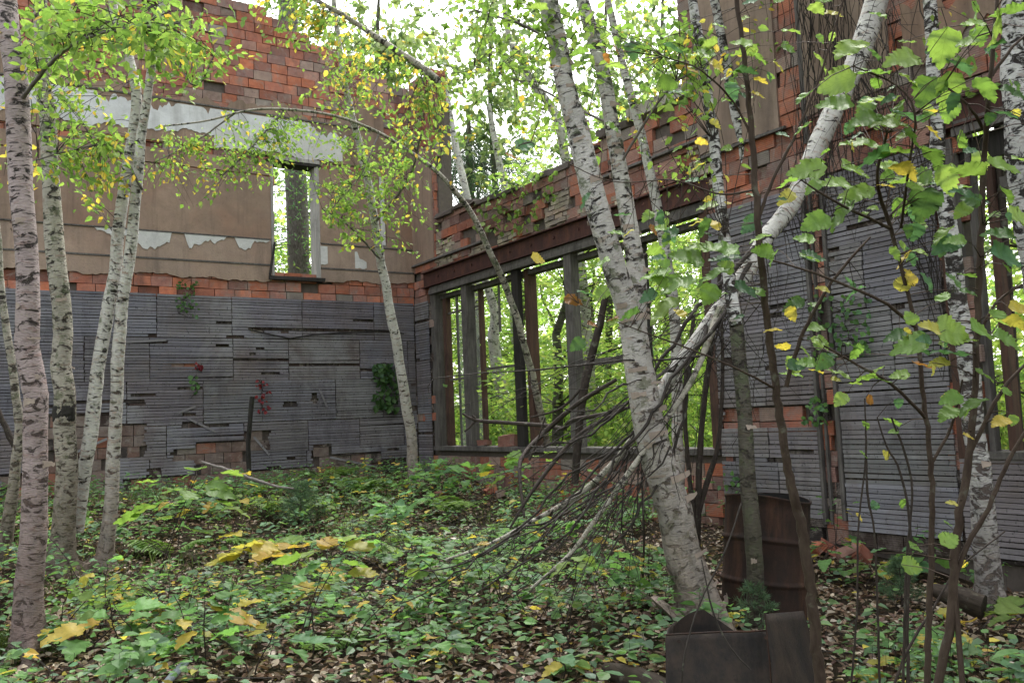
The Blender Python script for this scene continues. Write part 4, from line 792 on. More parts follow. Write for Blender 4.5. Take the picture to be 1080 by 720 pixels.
sapling('leafy maple sapling with large bright green leaves at the upper right', [
    [(978, 735, 2.9, 7), (980, 640, 2.9, 6.5), (983, 560, 2.9, 6), (982, 490, 2.9, 5.5), (974, 420, 2.9, 5), (966, 345, 2.9, 4.5), (950, 280, 2.9, 4), (936, 230, 2.9, 4.5), (925, 190, 2.8, 3.5), (935, 140, 2.7, 2.8)],
    [(976, 440, 2.9, 4), (940, 405, 2.8, 3.2), (905, 385, 2.8, 2.8), (870, 365, 2.8, 2)], [(966, 345, 2.9, 4), (930, 318, 2.8, 3.4), (890, 300, 2.8, 3), (850, 285, 2.8, 2.5), (815, 275, 2.8, 2)], [(938, 240, 2.9, 4), (905, 225, 2.7, 3), (868, 205, 2.6, 2.4), (845, 190, 2.6, 1.6)], [(982, 490, 2.9, 3.5), (1003, 450, 2.9, 3), (1015, 400, 2.8, 2)],
    [(950, 240, 2.8, 3), (958, 180, 2.6, 2.6), (965, 120, 2.5, 2.4), (945, 90, 2.5, 2), (900, 70, 2.5, 1.6)]],
    [(952, 62, 50, 175, 'g', 2.5), (918, 75, 46, 190, 'g', 2.5), (880, 88, 44, 165, 'g', 2.5), (995, 50, 42, 100, 'g', 2.5), (1000, 98, 44, 80, 'g', 2.5), (978, 95, 38, 130, 'g', 2.5), (880, 110, 40, 185, 'g', 2.5), (925, 105, 44, 180, 'g', 2.6), (938, 130, 44, 185, 'g', 2.6), (912, 125, 38, 170, 'g', 2.6), (960, 123, 46, 5, 'b', 2.6), (985, 140, 26, 40, 'y', 2.6), (908, 150, 40, 200, 'g', 2.6), (942, 158, 40, 195, 'g', 2.6), (920, 165, 38, 170, 'b', 2.6),
     (850, 180, 44, 175, 'g', 2.6), (882, 192, 34, 190, 'g', 2.7), (835, 190, 36, 165, 'g', 2.7), (955, 178, 34, 10, 'y', 2.6), (905, 205, 36, 160, 'g', 2.7), (885, 228, 40, 130, 'g', 2.7), (860, 235, 34, 160, 'g', 2.7), (985, 165, 36, 30, 'g', 2.6), (1000, 190, 36, 60, 'g', 2.6), (975, 215, 38, 110, 'd', 2.7), (998, 258, 34, 160, 'b', 2.8), (968, 180, 30, 200, 'o', 2.9), (895, 52, 40, 150, 'g', 2.4), (1040, 95, 36, 40, 'g', 2.4), (905, 180, 40, 10, 'g', 2.7),
     (960, 292, 26, 250, 'y', 2.9), (952, 298, 24, 290, 'y', 2.9), (935, 195, 22, 200, 'y', 2.8), (975, 385, 30, 10, 'o', 2.8), (955, 350, 20, 10, 'y', 2.8), (948, 396, 26, 175, 'g', 2.8), (930, 400, 24, 200, 'g', 2.8), (912, 398, 30, 180, 'g', 2.8), (850, 382, 26, 190, 'g', 2.8), (868, 360, 22, 30, 'g', 2.8), (918, 422, 14, 30, 'o', 2.8), (882, 400, 14, 10, 'y', 2.8), (965, 245, 24, 100, 'b', 2.8), (944, 268, 22, 60, 'g', 2.8)], 2.7)
sapling('tall brown forked sapling closest to the right edge, with broad green leaves', [
    [(988, 730, 2.6, 10), (995, 690, 2.6, 9.5), (1004, 640, 2.6, 9.5), (1006, 590, 2.6, 9), (1012, 540, 2.6, 8.5), (1021, 490, 2.6, 8), (1027, 430, 2.6, 7), (1031, 350, 2.6, 6.5), (1034, 260, 2.6, 7), (1038, 170, 2.6, 6), (1044, 90, 2.5, 5), (1050, 20, 2.5, 4), (1055, -60, 2.5, 3)],
    [(1006, 610, 2.6, 6), (1020, 575, 2.6, 5.5), (1038, 545, 2.6, 5), (1055, 505, 2.6, 4.5), (1075, 465, 2.6, 4), (1100, 430, 2.6, 3)], [(1022, 480, 2.6, 5), (1035, 455, 2.6, 4.5), (1055, 415, 2.6, 4), (1080, 385, 2.6, 3)], [(1030, 360, 2.6, 4), (1050, 320, 2.6, 3), (1078, 300, 2.6, 2.5)], [(1040, 140, 2.6, 4), (1020, 110, 2.5, 3), (995, 90, 2.5, 2)], [(1046, 80, 2.5, 4), (1068, 50, 2.5, 3), (1090, 30, 2.5, 2)]],
    [(1050, 30, 44, 100, 'g', 2.4), (1030, 20, 36, 60, 'g', 2.4), (1072, 98, 34, 20, 'd', 2.4), (1062, 10, 36, 190, 'g', 2.4), (1020, 45, 30, 170, 'g', 2.4), (1015, 70, 34, 10, 'b', 2.5), (1062, 120, 30, 10, 'b'), (958, 363, 56, 172, 'g', 2.4), (1000, 372, 40, 190, 'b', 2.4), (1005, 350, 40, 10, 'g', 2.4), (1040, 348, 38, 5, 'g', 2.4), (1065, 358, 34, 20, 'g', 2.4), (1022, 308, 24, 10, 'd'), (1070, 340, 30, 30, 'y'), (1003, 420, 30, 170, 'g', 2.4), (1025, 425, 36, 165, 'g', 2.4), (1075, 325, 26, 10, 'y'), (1055, 445, 26, 160, 'y'), (990, 383, 28, 170, 'y', 2.4),
     (1040, 395, 30, 20, 'g'), (1063, 270, 40, 15, 'b', 2.3), (1055, 245, 34, 200, 'd', 2.3), (1078, 230, 36, 10, 'g', 2.3), (1020, 180, 38, 190, 'g', 2.4), (1060, 175, 40, 10, 'g', 2.4), (1018, 205, 36, 200, 'b', 2.4), (1064, 205, 30, 30, 'g', 2.4), (968, 577, 24, 10, 'g'), (1022, 460, 16, 20, 'y'), (1004, 530, 16, 200, 'y')], 2.5)
for (lab, rows) in (('thin grey whip standing alone before the right lath pier', [(898, 720, 3.9, 2.4), (904, 640, 3.9, 2.2), (905, 560, 3.9, 2), (913, 480, 3.9, 1.7), (912, 420, 3.9, 1.5)]),
                    ('thin forked whip just left of the maple sapling', [(958, 720, 3.4, 3.5), (957, 650, 3.4, 3.5), (960, 560, 3.4, 3), (950, 500, 3.4, 2.5), (935, 470, 3.4, 2), (925, 440, 3.4, 1.5)]),
                    ('slim dark whip with a tiny crook beside the maple sapling', [(952, 735, 3., 3), (956, 600, 3., 2.8), (962, 520, 3., 2.3), (955, 480, 3, 2.5), (940, 440, 3, 2)]),
                    ('slender upright whip right of the drum, a few pale leaves at its foot', [(928, 730, 4.2, 2.8), (926, 650, 4.2, 2.4), (922, 560, 4.2, 2), (915, 520, 4.2, 2.5), (913, 450, 4.2, 1.8)]),
                    ('thin whip leaning right across the foot of the thick white birch', [(938, 735, 3.1, 3.), (960, 680, 3.1, 3), (985, 640, 3.1, 2.5), (1010, 600, 3.1, 2), (1060, 560, 3.1, 1.6)])):
    sapling(lab, [rows], [(rows[-2][0]+rg.normal()*8, rows[-2][1]+rg.normal()*25, 14, rg.uniform(0, 360), rg.choice(['y', 'g', 'b'])) for _ in range(2)], rows[0][2], 'twig', 'bare_whip')

# understory plants (hobblebush, maple seedlings)
def plant(label, u, v, hpx, spread, leaves, lsz, yel, seed, pal=DKG*2, lean=0, stems=2, name='seedling', cat='plant', asp=(.6, .8)):
    g0 = onG(u, v); D = depth(g0); r_ = np.random.default_rng(seed); t = thing(name, label, cat, g0)
    mb = MB(); lf = MB(); k = D/F
    for s_ in range(stems):
        ax = r_.normal()*.35+lean; top = P(u+hpx*ax+r_.normal()*spread*.3, v-hpx*r_.uniform(.75, 1.05), D+r_.normal()*.12); n = 7; tt = np.linspace(0, 1, n)[:, None]
        c = g0+(top-g0)*tt+np.array([[0, 0, 1.]])*.08*hpx*k*np.sin(np.pi*tt)+r_.normal(size=(n, 3))*.006; mb.tube(c, np.linspace(.0050, .0022, n)*min(1., max(.5, lsz*k*10)), 6, .05)
        for q in range(leaves//stems):
            f_ = r_.uniform(.45, 1)*(n-1); i = min(int(f_), n-2); p = c[i]+(c[i+1]-c[i])*(f_-i); an = r_.uniform(0, 6.28); d = np.array([math.cos(an), math.sin(an), r_.uniform(-.35, .25)])
            L = lsz*k*r_.uniform(.7, 1.15); e = p+d*spread*k*r_.uniform(.05, .5); mb.tube(np.array([p, (p+e)/2+[0, 0, .01], e]), [.002, .0016, .0012], 4, cap=False)
            cc = YEL[r_.integers(4)]*.8 if r_.random() < yel else pal[r_.integers(len(pal))]*r_.uniform(.75, 1.35)
            lf.bigleaf(e, d, np.array([0, 0, 1.])+r_.normal(size=3)*.28, L, cc, asp=r_.uniform(*asp), teeth=6, curl=r_.uniform(-.35, 0))
    mb.build('stem', M['twig'], t, True); lf.build('foliage', M['near'], t, True); return t
for k, a_ in enumerate([('tall seedling with big fresh green leaves before the lath wall, tip by the black stick', 165, 615, 128, 95, 17, 30, 0, 3, GREENS*.8, .25),
    ('low plant with long yellow and brown blotched leaves left of the centre floor', 300, 622, 55, 80, 16, 40, .75, 4, GREENS*.8, .1),
    ('yellowing seedling just right of the long blotched leaves', 360, 640, 58, 66, 12, 34, .55, 5, GREENS*.8, 0),
    ('broad leaved seedling in the left foreground with one large pale green leaf', 155, 700, 62, 85, 14, 38, .35, 6, DKG*2.1, 0),
    ('dark stemmed forked seedling near the bottom left of centre', 215, 715, 85, 75, 12, 32, .3, 7, DKG*2., -.05),
    ('leaning seedling with deep green leaves at the bottom, a little right of the forked one', 268, 715, 70, 90, 13, 32, .2, 8, DKG*2., .3),
    ('low cluster of large dull leaves beside the mossy birch foot', 95, 685, 38, 80, 14, 34, .25, 9, DKG*1.8, 0),
    ('leafy seedling with pale undersides right below the branch pile', 500, 640, 62, 66, 18, 22, .05, 10, DKG*2.2, 0),
    ('bushy green seedling under the leaning birch limbs', 590, 605, 66, 84, 26, 22, .05, 11, DKG*2.2, 0),
    ('seedling with drooping leaves left of the central birch foot', 640, 640, 62, 70, 20, 24, .1, 12, DKG*2., 0),
    ('low green seedling at the bottom centre among brown leaves', 480, 705, 42, 66, 14, 26, .15, 13, DKG*1.9, 0),
    ('small twin leaved seedling at the very bottom centre', 595, 722, 38, 46, 8, 28, .1, 14, DKG*2., 0),
    ('yellow green seedling growing against the low brick wall', 562, 540, 62, 44, 16, 18, .15, 15, GREENS, 0),
    ('pale leaved plant in front of the window sill near the corner', 520, 530, 50, 66, 18, 18, .1, 16, DKG*2.4, 0),
    ('broad round leaved seedling at the lower right edge', 1062, 680, 48, 55, 9, 42, .3, 17, GREENS*.8, .1),
    ('seedling with mixed yellow leaves below the thick white birch', 1010, 700, 52, 80, 14, 30, .3, 18, DKG*1.9, 0),
    ('small heart leaved seedling beside the right sapling stems', 912, 625, 42, 46, 8, 24, .15, 19, GREENS*.7, .2),
    ('single leaf seedling in the dry leaves before the right lath pier', 968, 610, 34, 26, 4, 30, 0, 20, DKG*2.3, 0),
    ('green plant on the leaf litter behind the tin sheets', 862, 600, 36, 50, 10, 18, .2, 21, DKG*2, 0),
    ('slim seedling with pointed leaves near the far left wall', 235, 560, 60, 55, 18, 17, .2, 22, DKG*2.3, 0),
    ('spreading seedling in the middle of the floor with long narrow leaves', 405, 560, 42, 66, 16, 22, .1, 23, DKG*2.4, 0),
    ('low plant with pale leaves beside the pine seedling in the corner', 455, 520, 38, 50, 14, 18, .1, 24, DKG*2.5, 0),
    ('dark green seedling between the two lower birch limbs', 440, 610, 48, 60, 16, 22, .1, 25, DKG*2., 0),
    ('rust brown leaved seedling at the bottom below the maple sapling', 945, 722, 36, 50, 7, 30, .8, 26, DKG*2., 0)]): plant(*a_)

sd_ = np.random.default_rng(77)
for k in range(84):
    u_, v_ = sd_.uniform(20, 700), 512+190*sd_.random()**1.3
    if 150 < u_ < 330 and 585 < v_ < 640 or (u_ > 640 and v_ > 640): continue
    q_ = onG(u_, v_)
    if q_[0] > 7.2 or q_[1] > 14.6: continue
    sz_ = F/depth(q_)
    plant('leafy green seedling standing above the ground herbs in the undergrowth', u_, v_, sz_*sd_.uniform(.3, .68), sz_*.36, 18, sz_*sd_.uniform(.06, .115), .12, 300+k, [DKG*2.2, GREENS*.75, np.array([[.13, .22, .12], [.16, .26, .13]])][k % 3], sd_.normal()*.15)
    COL.objects[-1]; [o for o in bpy.data.objects if o.name.startswith('seedling') and o.type == 'EMPTY'][-1]['group'] = 'leafy seedlings in the undergrowth'
for k in range(26):
    y_ = 4.6+k*.38+sd_.normal()*.15; x_ = 7.2-abs(sd_.normal())*.15; q_ = np.array([x_, y_, float(H(x_, y_))]); pp = R.T @ (q_-CAM); u_, v_ = 540+F*pp[0]/-pp[2], 360-F*pp[1]/-pp[2]
    if y_ > 14.5 or (y_ < 6.5 and k % 2): continue
    sz_ = F/depth(q_); plant('thin leafy seedling rooted at the foot of the side wall', u_, v_, sz_*sd_.uniform(.3, .6), sz_*.3, 12, sz_*.075, .1, 500+k, DKG*2.3, 0); [o for o in bpy.data.objects if o.name.startswith('seedling') and o.type == 'EMPTY'][-1]['group'] = 'seedlings at the foot of the side wall'
# pine seedlings and ferns
def pine(label, u, v, hpx, seed, wid=.4, dens=1.):
    g0 = onG(u, v); D = depth(g0); r_ = np.random.default_rng(seed); t = thing('pine_seedling', label, 'pine seedling', g0); k = D/F; h = hpx*k
    mb = MB(); nd = MB(); mb.tube(np.array([g0, g0+[0, 0, h]]), [.008, .003], 6)
    for lv in range(7):
        z = h*(.15+.13*lv); rr = h*wid*(1-lv/8)
        for q in range(6):
            an = r_.uniform(0, 6.28); e = g0+np.array([math.cos(an)*rr, math.sin(an)*rr, z+rr*.35]); a_ = g0+[0, 0, z]; mb.tube(np.array([a_, e]), [.003, .0015], 4, cap=False); n = int(46*dens); f_ = r_.uniform(.3, 1.02, n)[:, None]
            d = (e-a_)/np.linalg.norm(e-a_); nd.leaves(a_+(e-a_)*f_, r_.normal(size=(n, 3))*.65+d*.7, r_.normal(size=(n, 3)), h*.15, pick(np.array([[.09, .15, .08], [.12, .19, .10], [.07, .13, .08]]), n), aspect=.07, simple=True)
    mb.build('stem', M['twig'], t); nd.build('needles', M['needle'], t)
pine('young pine with grey green needles in the corner left of the window', 413, 507, 88, 31, .42, 1.6); pine('small bright needled pine seedling in front of the rusty drum', 797, 668, 52, 32, .55, .8)
pine('spindly pine seedling in the leaf litter at the right of the floor', 952, 640, 50, 33, .45); pine('bushy low pine seedling in the undergrowth near the left wall', 318, 560, 50, 34, .6)
def fern(label, u, v, rpx, seed, nf=7):
    g0 = onG(u, v); k = depth(g0)/F; r_ = np.random.default_rng(seed); t = thing('fern', label, 'fern', g0); mb = MB(); lf = MB()
    for q in range(nf):
        an = r_.uniform(0, 6.28); L = rpx*k*r_.uniform(.8, 1.2); n = 14; s_ = np.linspace(0, 1, n); d = np.array([math.cos(an), math.sin(an), 0]); c = g0+d*L*s_[:, None]*.8+np.array([0, 0, 1])*(L*(.95*s_-.6*s_**2.))[:, None]
        mb.tube(c, np.linspace(.004, .001, n), 4, cap=False); w = np.cross(d, [0, 0, 1])
        for i in range(3, n):
            for sg in (-1, 1): lf.leaves(c[i], (w*sg+d*.35+[0, 0, -.1])[None], np.array([[0, 0, 1.]]), L*.34*math.sin(math.pi*(1.08-s_[i])*.9+.05), pick(np.array([[.16, .27, .06], [.12, .22, .05]]), 1), aspect=.3)
    mb.build('stalk', M['twig'], t); lf.build('frond', M['leaf'], t)
fern('light green fern at the foot of the corner brick patch', 345, 512, 42, 41); fern('feathery fern in the undergrowth before the far wall', 305, 545, 46, 42, 9); fern('fern near the lower left birches', 225, 545, 34, 43); fern('small fern beside the right sapling', 840, 700, 34, 44, 6)

for k, (u_, v_) in enumerate([(120, 640), (180, 590), (430, 590), (250, 530), (390, 525), (540, 575), (345, 690), (60, 560), (480, 545), (285, 585)]):
    fern('arching fern clump scattered among the herbs of the floor', u_, v_, 38+v_*.02, 80+k, 8); [o for o in bpy.data.objects if o.name.startswith('fern') and o.type == 'EMPTY'][-1]['group'] = 'fern clumps among the herbs'
# creepers
def creeper(label, on, W, u0, v0, u1, v1, n, size, pal, seed, name='creeper'):
    r_ = np.random.default_rng(seed); a_, z_ = on((u0+u1)/2, v1); t = thing(name, label, 'creeper', W(a_, z_, .04)); mb = MB(); lf = MB(); st_ = [on((u0+u1)/2+r_.normal()*3, v1-(v1-v0)*f_) for f_ in np.linspace(0, 1, 9)]
    c = np.array([W(x, z, .045) for x, z in st_]); mb.tube(c, .004, 5)
    for q in range(n):
        u, v = r_.uniform(u0, u1), r_.uniform(v0, v1); x, z = on(u, v); p = np.array(W(x, z, .07+r_.uniform(0, .05))); k = c[np.argmin(np.linalg.norm(c-p, axis=1))]; mb.tube(np.array([k, p]), [.002, .001], 3, cap=False)
        nr = np.array(W(0, 0, 1))-np.array(W(0, 0, 0)); lf.leaves(p, (r_.normal(size=3)*.5+[0, 0, -.8])[None], (nr+r_.normal(size=3)*.45)[None], size*r_.uniform(.7, 1.2), pick(pal, 1), aspect=.95)
    mb.build('vine', M['twig'], t); lf.build('foliage', M['leaf'], t)
RED = np.array([[.26, .035, .05], [.32, .06, .075], [.2, .03, .045]])
creeper('dark green ivy climbing the lath beside the corner birch', onL, WL, 393, 382, 418, 432, 130, .12, DKG*1.1, 51); creeper('red leaved creeper beside the black upright stick', onL, WL, 268, 400, 281, 434, 30, .065, RED, 52); creeper('small spray of two red leaves high on the grey lath', onL, WL, 203, 383, 213, 390, 7, .08, RED, 53)
creeper('thin green creeper below the tiny red leaves', onL, WL, 199, 395, 208, 420, 14, .08, DKG*1.5, 54); creeper('wispy grey green weed hanging from the brick course', onL, WL, 184, 296, 208, 335, 60, .06, DKG*1.2, 55)
creeper('small green creeper on the batten between the two lath piers', onR, WR, 855, 418, 882, 445, 36, .06, DKG*2, 56); creeper('pale leaved creeper spread across the right lath pier', onR, WR, 862, 312, 925, 372, 90, .06, DKG*1.7, 57); creeper('low creeper at the base of the left lath pier', onR, WR, 765, 500, 800, 520, 30, .06, DKG*1.8, 58)
creeper('yellow green sprig growing out of the tile above the beam', onR, WR, 505, 215, 575, 245, 90, .09, GREENS, 59); creeper('leafy sprigs rooted on the ragged wall top', onR, WR, 520, 180, 590, 212, 80, .09, GREENS, 60)

# ------------------------------------------------------------------ objects on the floor
bk = thing('upright_stick', 'black charred stick standing upright before the far lath wall', 'stick', onG(263, 503)); mb = MB(); c, r = pxline([(263, 505, 12.6, 5), (262, 470, 12.6, 5), (264, 440, 12.6, 5), (266, 418, 12.6, 5)]); mb.tube(c, r, 7, .08); mb.build('stick', M['black'], bk)
def brl():
    c0_ = P(797, 524, 6.25); r0_, h = .292, .885; t = thing('rusty_drum', 'open topped rusty steel drum behind the dark birch stem', 'drum', tuple(c0_-[0, 0, h])); t.rotation_euler = (math.radians(2), math.radians(6), 0)
    def lathe(prof, name, mat, seg=64, dent=.0):
        mb = MB(); mb.local = True; th = np.linspace(0, 2*np.pi, seg, endpoint=False); n = len(prof); rr = np.array([p[0] for p in prof])[:, None]*(1+dent*np.sin(3*th+1)[None]+dent*.8*np.sin(5*th)[None]*np.linspace(0, 1, n)[:, None]); z = np.array([p[1] for p in prof])[:, None]*np.ones((1, seg))
        z = z+(.018*np.sin(2*th+.8)[None] if dent else 0)*(z/h)**2
        v = np.stack([rr*np.cos(th), rr*np.sin(th), z], -1).reshape(-1, 3); i, j = np.meshgrid(np.arange(n-1), np.arange(seg), indexing='ij'); j2 = (j+1) % seg
        mb.add(v, np.stack([i*seg+j, i*seg+j2, (i+1)*seg+j2, (i+1)*seg+j], -1).reshape(-1, 4)); return mb.build(name, M[mat], t, True)
    def rib(z): return [(r0_, z-.03), (r0_+.004, z-.016), (r0_+.015, z-.006), (r0_+.015, z+.006), (r0_+.004, z+.016), (r0_, z+.03)]
    lathe([(r0_-.01, .02), (r0_, .03), (r0_, .1)]+[(r0_, .2)]+rib(.31)+[(r0_, .45)]+rib(.60)+[(r0_, .7), (r0_, .8), (r0_, h-.012), (r0_+.008, h-.006), (r0_+.008, h+.006), (r0_-.004, h+.006)], 'drum_body', 'barrel', dent=.022)
    lathe([(.0, .05), (r0_-.03, .05), (r0_-.022, .1), (r0_-.012, .5), (r0_-.006, h+.003)], 'drum_lining', 'drumin', dent=.022)
    lathe([(r0_+.006, -.03), (r0_+.012, 0), (r0_+.012, .012), (r0_, .022)], 'bottom_rim', 'barrel', dent=.022)
brl()
# tin hopper in front
hp = thing('tin_hopper', 'bent blackened sheet steel box open at the top at the bottom right of centre', 'metal box', P(780, 735, 3.9))
def plate(name, pts, th=.004, bend=.012, mat='sheet'):
    a_, b_, c_, d_ = [np.array(p) for p in pts]; n = 12; mb = MB(); nr = np.cross(b_-a_, d_-a_); nr /= np.linalg.norm(nr); V = []
    for s_ in (0, 1):
        for i in range(n):
            for j in range(n):
                x, y = i/(n-1), j/(n-1); V.append((a_*(1-x)+b_*x)*(1-y)+(d_*(1-x)+c_*x)*y+nr*(bend*math.sin(x*4+y*3)+s_*th)+rg.normal(size=3)*.0006)
    i, j = np.meshgrid(np.arange(n-1), np.arange(n-1), indexing='ij'); f = np.stack([i*n+j, (i+1)*n+j, (i+1)*n+j+1, i*n+j+1], -1).reshape(-1, 4)
    e = [k for k in range(n)]; F_ = [f, f[:, ::-1]+n*n]
    q = lambda A: np.array([[A[k], A[k+1], A[k+1]+n*n, A[k]+n*n] for k in range(len(A)-1)]); F_ += [q([k*n for k in range(n)]), q([k*n+n-1 for k in range(n)]), q(list(range(n))), q([(n-1)*n+k for k in range(n)])]
    mb.add(V, np.concatenate(F_)); return mb.build(name, M[mat], hp, True)
plate('front_panel', [P(702, 760, 3.75), P(812, 758, 3.75), P(812, 665, 3.9), P(702, 669, 3.9)], bend=.006)
plate('side_panel', [P(816, 760, 3.7), P(884, 752, 4.1), P(845, 644, 4.15), P(806, 647, 3.88)], bend=.010)
plate('side_panel', [P(703, 760, 3.76), P(712, 742, 4.4), P(711, 655, 4.5), P(703, 669, 3.9)], bend=.01)
mb = MB(); n = 22; V = []
for i in range(n):
    x = i/(n-1); th = math.pi*x; u = 704+74*x; top = 671-27*math.sin(th)**.7-(3*x)
    if x > .55: top = 644+(x-.55)*52
    for zz, dd in ((top, 4.35), (735, 4.3)): V.append(P(u, zz, dd+.15*math.sin(th)))
mb.add(V, [[2*i, 2*i+2, 2*i+3, 2*i+1] for i in range(n-1)]); mb.build('curved_back_panel', M['sheet'], hp, True)
mb = MB(); mb.tube(np.array([P(u, v, 3.885) for u, v in ((702, 669), (730, 667.5), (760, 666), (790, 665.5), (812, 664))]), .0045, 8); mb.tube(np.array([P(807, 647, 3.87), P(812, 700, 3.8), P(816, 760, 3.7)]), .004, 6); mb.build('rolled_edge', M['barrel'], hp, True)
lb = MB(); q_ = [P(rg.uniform(706, 850), rg.uniform(700, 722), rg.uniform(3.95, 4.4)) for _ in range(60)]; lb.leaves(np.array(q_), rdir(60), rdir(60, 1.5), .05, pick(BRN, 60)); tag(lb.build('leaf_drift', M['dry']), 'dry brown leaves caught inside the sheet steel box', 'leaf litter', kind='stuff')
mb = MB()
for (u, v) in ((716, 676), (716, 715), (808, 672), (812, 705)): mb.tube(np.array([P(u, v, 3.86), P(u, v, 3.835)]), .008, 8)
mb.build('rivet', M['barrel'], hp)
# logs, pipe, block, sticks
def logthing(label, rows, mat='log', name='fallen_log', cat='log', seg=14):
    c, r = pxline(rows, .05); t = thing(name, label, cat, c[0]); mb = MB(); mb.tube(c+rg.normal(size=c.shape)*r[:, None]*.1, r, seg, .12); mb.build('stem', M[mat], t, True)
logthing('dark rotten log at the bottom right of the hopper edge', [(640, 706, 4.75, 16), (660, 712, 4.6, 22), (685, 722, 4.5, 26), (705, 732, 4.4, 28)]); logthing('dark hollow log lying right of the whips before the wall', [(985, 622, 5.9, 14), (1000, 628, 5.8, 22), (1020, 632, 5.7, 26), (1036, 640, 5.6, 24)])
logthing('pale fallen stick on the floor before the far wall', [(213, 487, 11., 2.5), (240, 495, 10.8, 3.2), (285, 511, 10.4, 3), (310, 515, 10.2, 2)], 'conifer', 'fallen_stick', 'stick', 8); logthing('white birch stick lying between the left birches', [(78, 578, 9.8, 6), (104, 576, 9.9, 6), (128, 571, 10, 5)], 'birch_white', 'fallen_stick', 'stick', 8)
logthing('dull grey pipe poking out of the leaves at the bottom left', [(168, 728, 4.6, 8), (182, 712, 4.7, 8), (197, 697, 4.8, 7.5)], 'pipe', 'metal_pipe', 'pipe', 14)
logthing('mossy dark stick leaning at the extreme left edge', [(20, 480, 9.9, 6), (8, 455, 9.9, 6), (-6, 425, 9.9, 6)], 'twig', 'leaning_stick', 'stick', 7)
logthing('thin pale twig bowing down in front of the hopper', [(782, 530, 3.9, 2.), (765, 580, 3.8, 1.8), (738, 636, 3.7, 2), (722, 690, 3.6, 2), (718, 735, 3.6, 2)], 'dead', 'hanging_twig', 'twig', 6)
logthing('thin pale twig bent over the hopper front', [(740, 590, 3.8, 1.2), (752, 645, 3.75, 2), (770, 682, 3.7, 2), (792, 706, 3.65, 1.4)], 'dead', 'hanging_twig', 'twig', 6)
b_ = MB(); b_.boxes([-.05, -.035, 0], [.05, .035, .10], (1, 1, 1), .004); o = b_.build('masonry_block', M['block']); o.location = tuple(onG(478, 578)); o.rotation_euler = (.2, .15, .5); tag(o, 'small pale block lying in the undergrowth at the centre of the floor', 'block')
b_ = MB(); b_.boxes([-.15, -.08, 0], [.15, .08, .12], TC[1]*.6, .015); o = b_.build('fallen_tile', M['tile']); o.location = tuple(onG(571, 545)+[0, 0, .0]); o.rotation_euler = (.3, .1, .8); tag(o, 'orange clay tile fallen at the foot of the low wall under the window', 'tile')
b_ = MB(); b_.boxes([-.35, -.02, 0], [.35, .02, .13], (1, 1, 1), .008); o = b_.build('fallen_board', M['grey']); gg = onG(370, 492); o.location = (gg[0], gg[1], gg[2]+.05); o.rotation_euler = (.1, .35, .2); tag(o, 'grey board leaning at the base of the far wall near the corner', 'board')

bpl = thing('brush_pile', 'loose heap of dead dark sticks lying left of the leaning birch limbs', 'brush pile', onG(470, 620)); mb = MB()
for q in range(46):
    u_, v_ = rg.uniform(400, 640), 0; v_ = 655-(u_-400)*.30+rg.normal()*14; a_ = onG(u_, v_)+[0, 0, rg.uniform(.0, .14)]; an = math.radians(rg.normal()*22+200); L = rg.uniform(.4, 1.5); d_ = R @ np.array([math.cos(an), -math.sin(an)*.8, rg.normal()*.5]); e = a_+d_*L; e[2] = max(float(H(e[0], e[1]))+.02, min(e[2], a_[2]+.4)); n = 8; t_ = np.linspace(0, 1, n)[:, None]
    c = a_+(e-a_)*t_+np.cumsum(rg.normal(size=(n, 3)), 0)*.018; w_ = rg.uniform(.002, .008); mb.tube(c, np.linspace(w_, .0015, n), 5, .06)
    for z_ in range(3): i = rg.integers(2, n); mb.tube(np.array([c[i], c[i]+d_*rg.uniform(.1, .3)+rg.normal(size=3)*.1]), [w_*.5, .001], 3, cap=False)
mb.build('sticks', M['dead'], bpl)
for q in range(16):
    u_, v_ = [(rg.uniform(60, 440), rg.uniform(498, 540)), (rg.uniform(455, 600), rg.uniform(505, 550)), (rg.uniform(850, 1010), rg.uniform(560, 620))][q % 3]; g_ = onG(u_, v_); k_ = rg.uniform(.5, 1.)
    b_ = MB(); b_.boxes([-.13*k_, -.07, -.03], [.13*k_, .07, .07], TC[rg.integers(7)]*.75, .012); o = b_.build('broken_tile', M['tile']); o.location = (min(g_[0], 7.2), min(g_[1], 14.6), g_[2]+.03); o.rotation_euler = (rg.normal()*.3, rg.normal()*.3, rg.uniform(0, 3)); tag(o, 'broken clay tile half buried in the undergrowth near a wall foot', 'tile', 'broken clay tiles at the foot of the walls')
# moss on the first birch foot and rubble
def tuft(label, u, v, rad, n, h, name='moss_cushion'):
    g0 = onG(u, v); gz = float(H(g0[0], g0[1])); mb = MB(); th = rg.uniform(0, 6.28, n); rr = rad*rg.uniform(.55, 1, n); z = gz+h*rg.uniform(0, 1, n)**1.5*(1.15-rr/rad)*2
    p = np.stack([g0[0]+rr*np.cos(th), g0[1]+rr*np.sin(th), z-.01], 1); mb.leaves(p, rdir(n, .4), rdir(n), .022, pick(np.array([[.04, .065, .012], [.055, .08, .015], [.03, .05, .012]]), n), simple=True, aspect=.5)
    tag(mb.build(name, M['moss']), label, 'moss')
tuft('green moss hugging the foot of the stoutest pinkish birch', 27, 690, .24, 5000, .16); tuft('moss at the foot of the thick white birch by the right wall', 1043, 645, .2, 3000, .12)

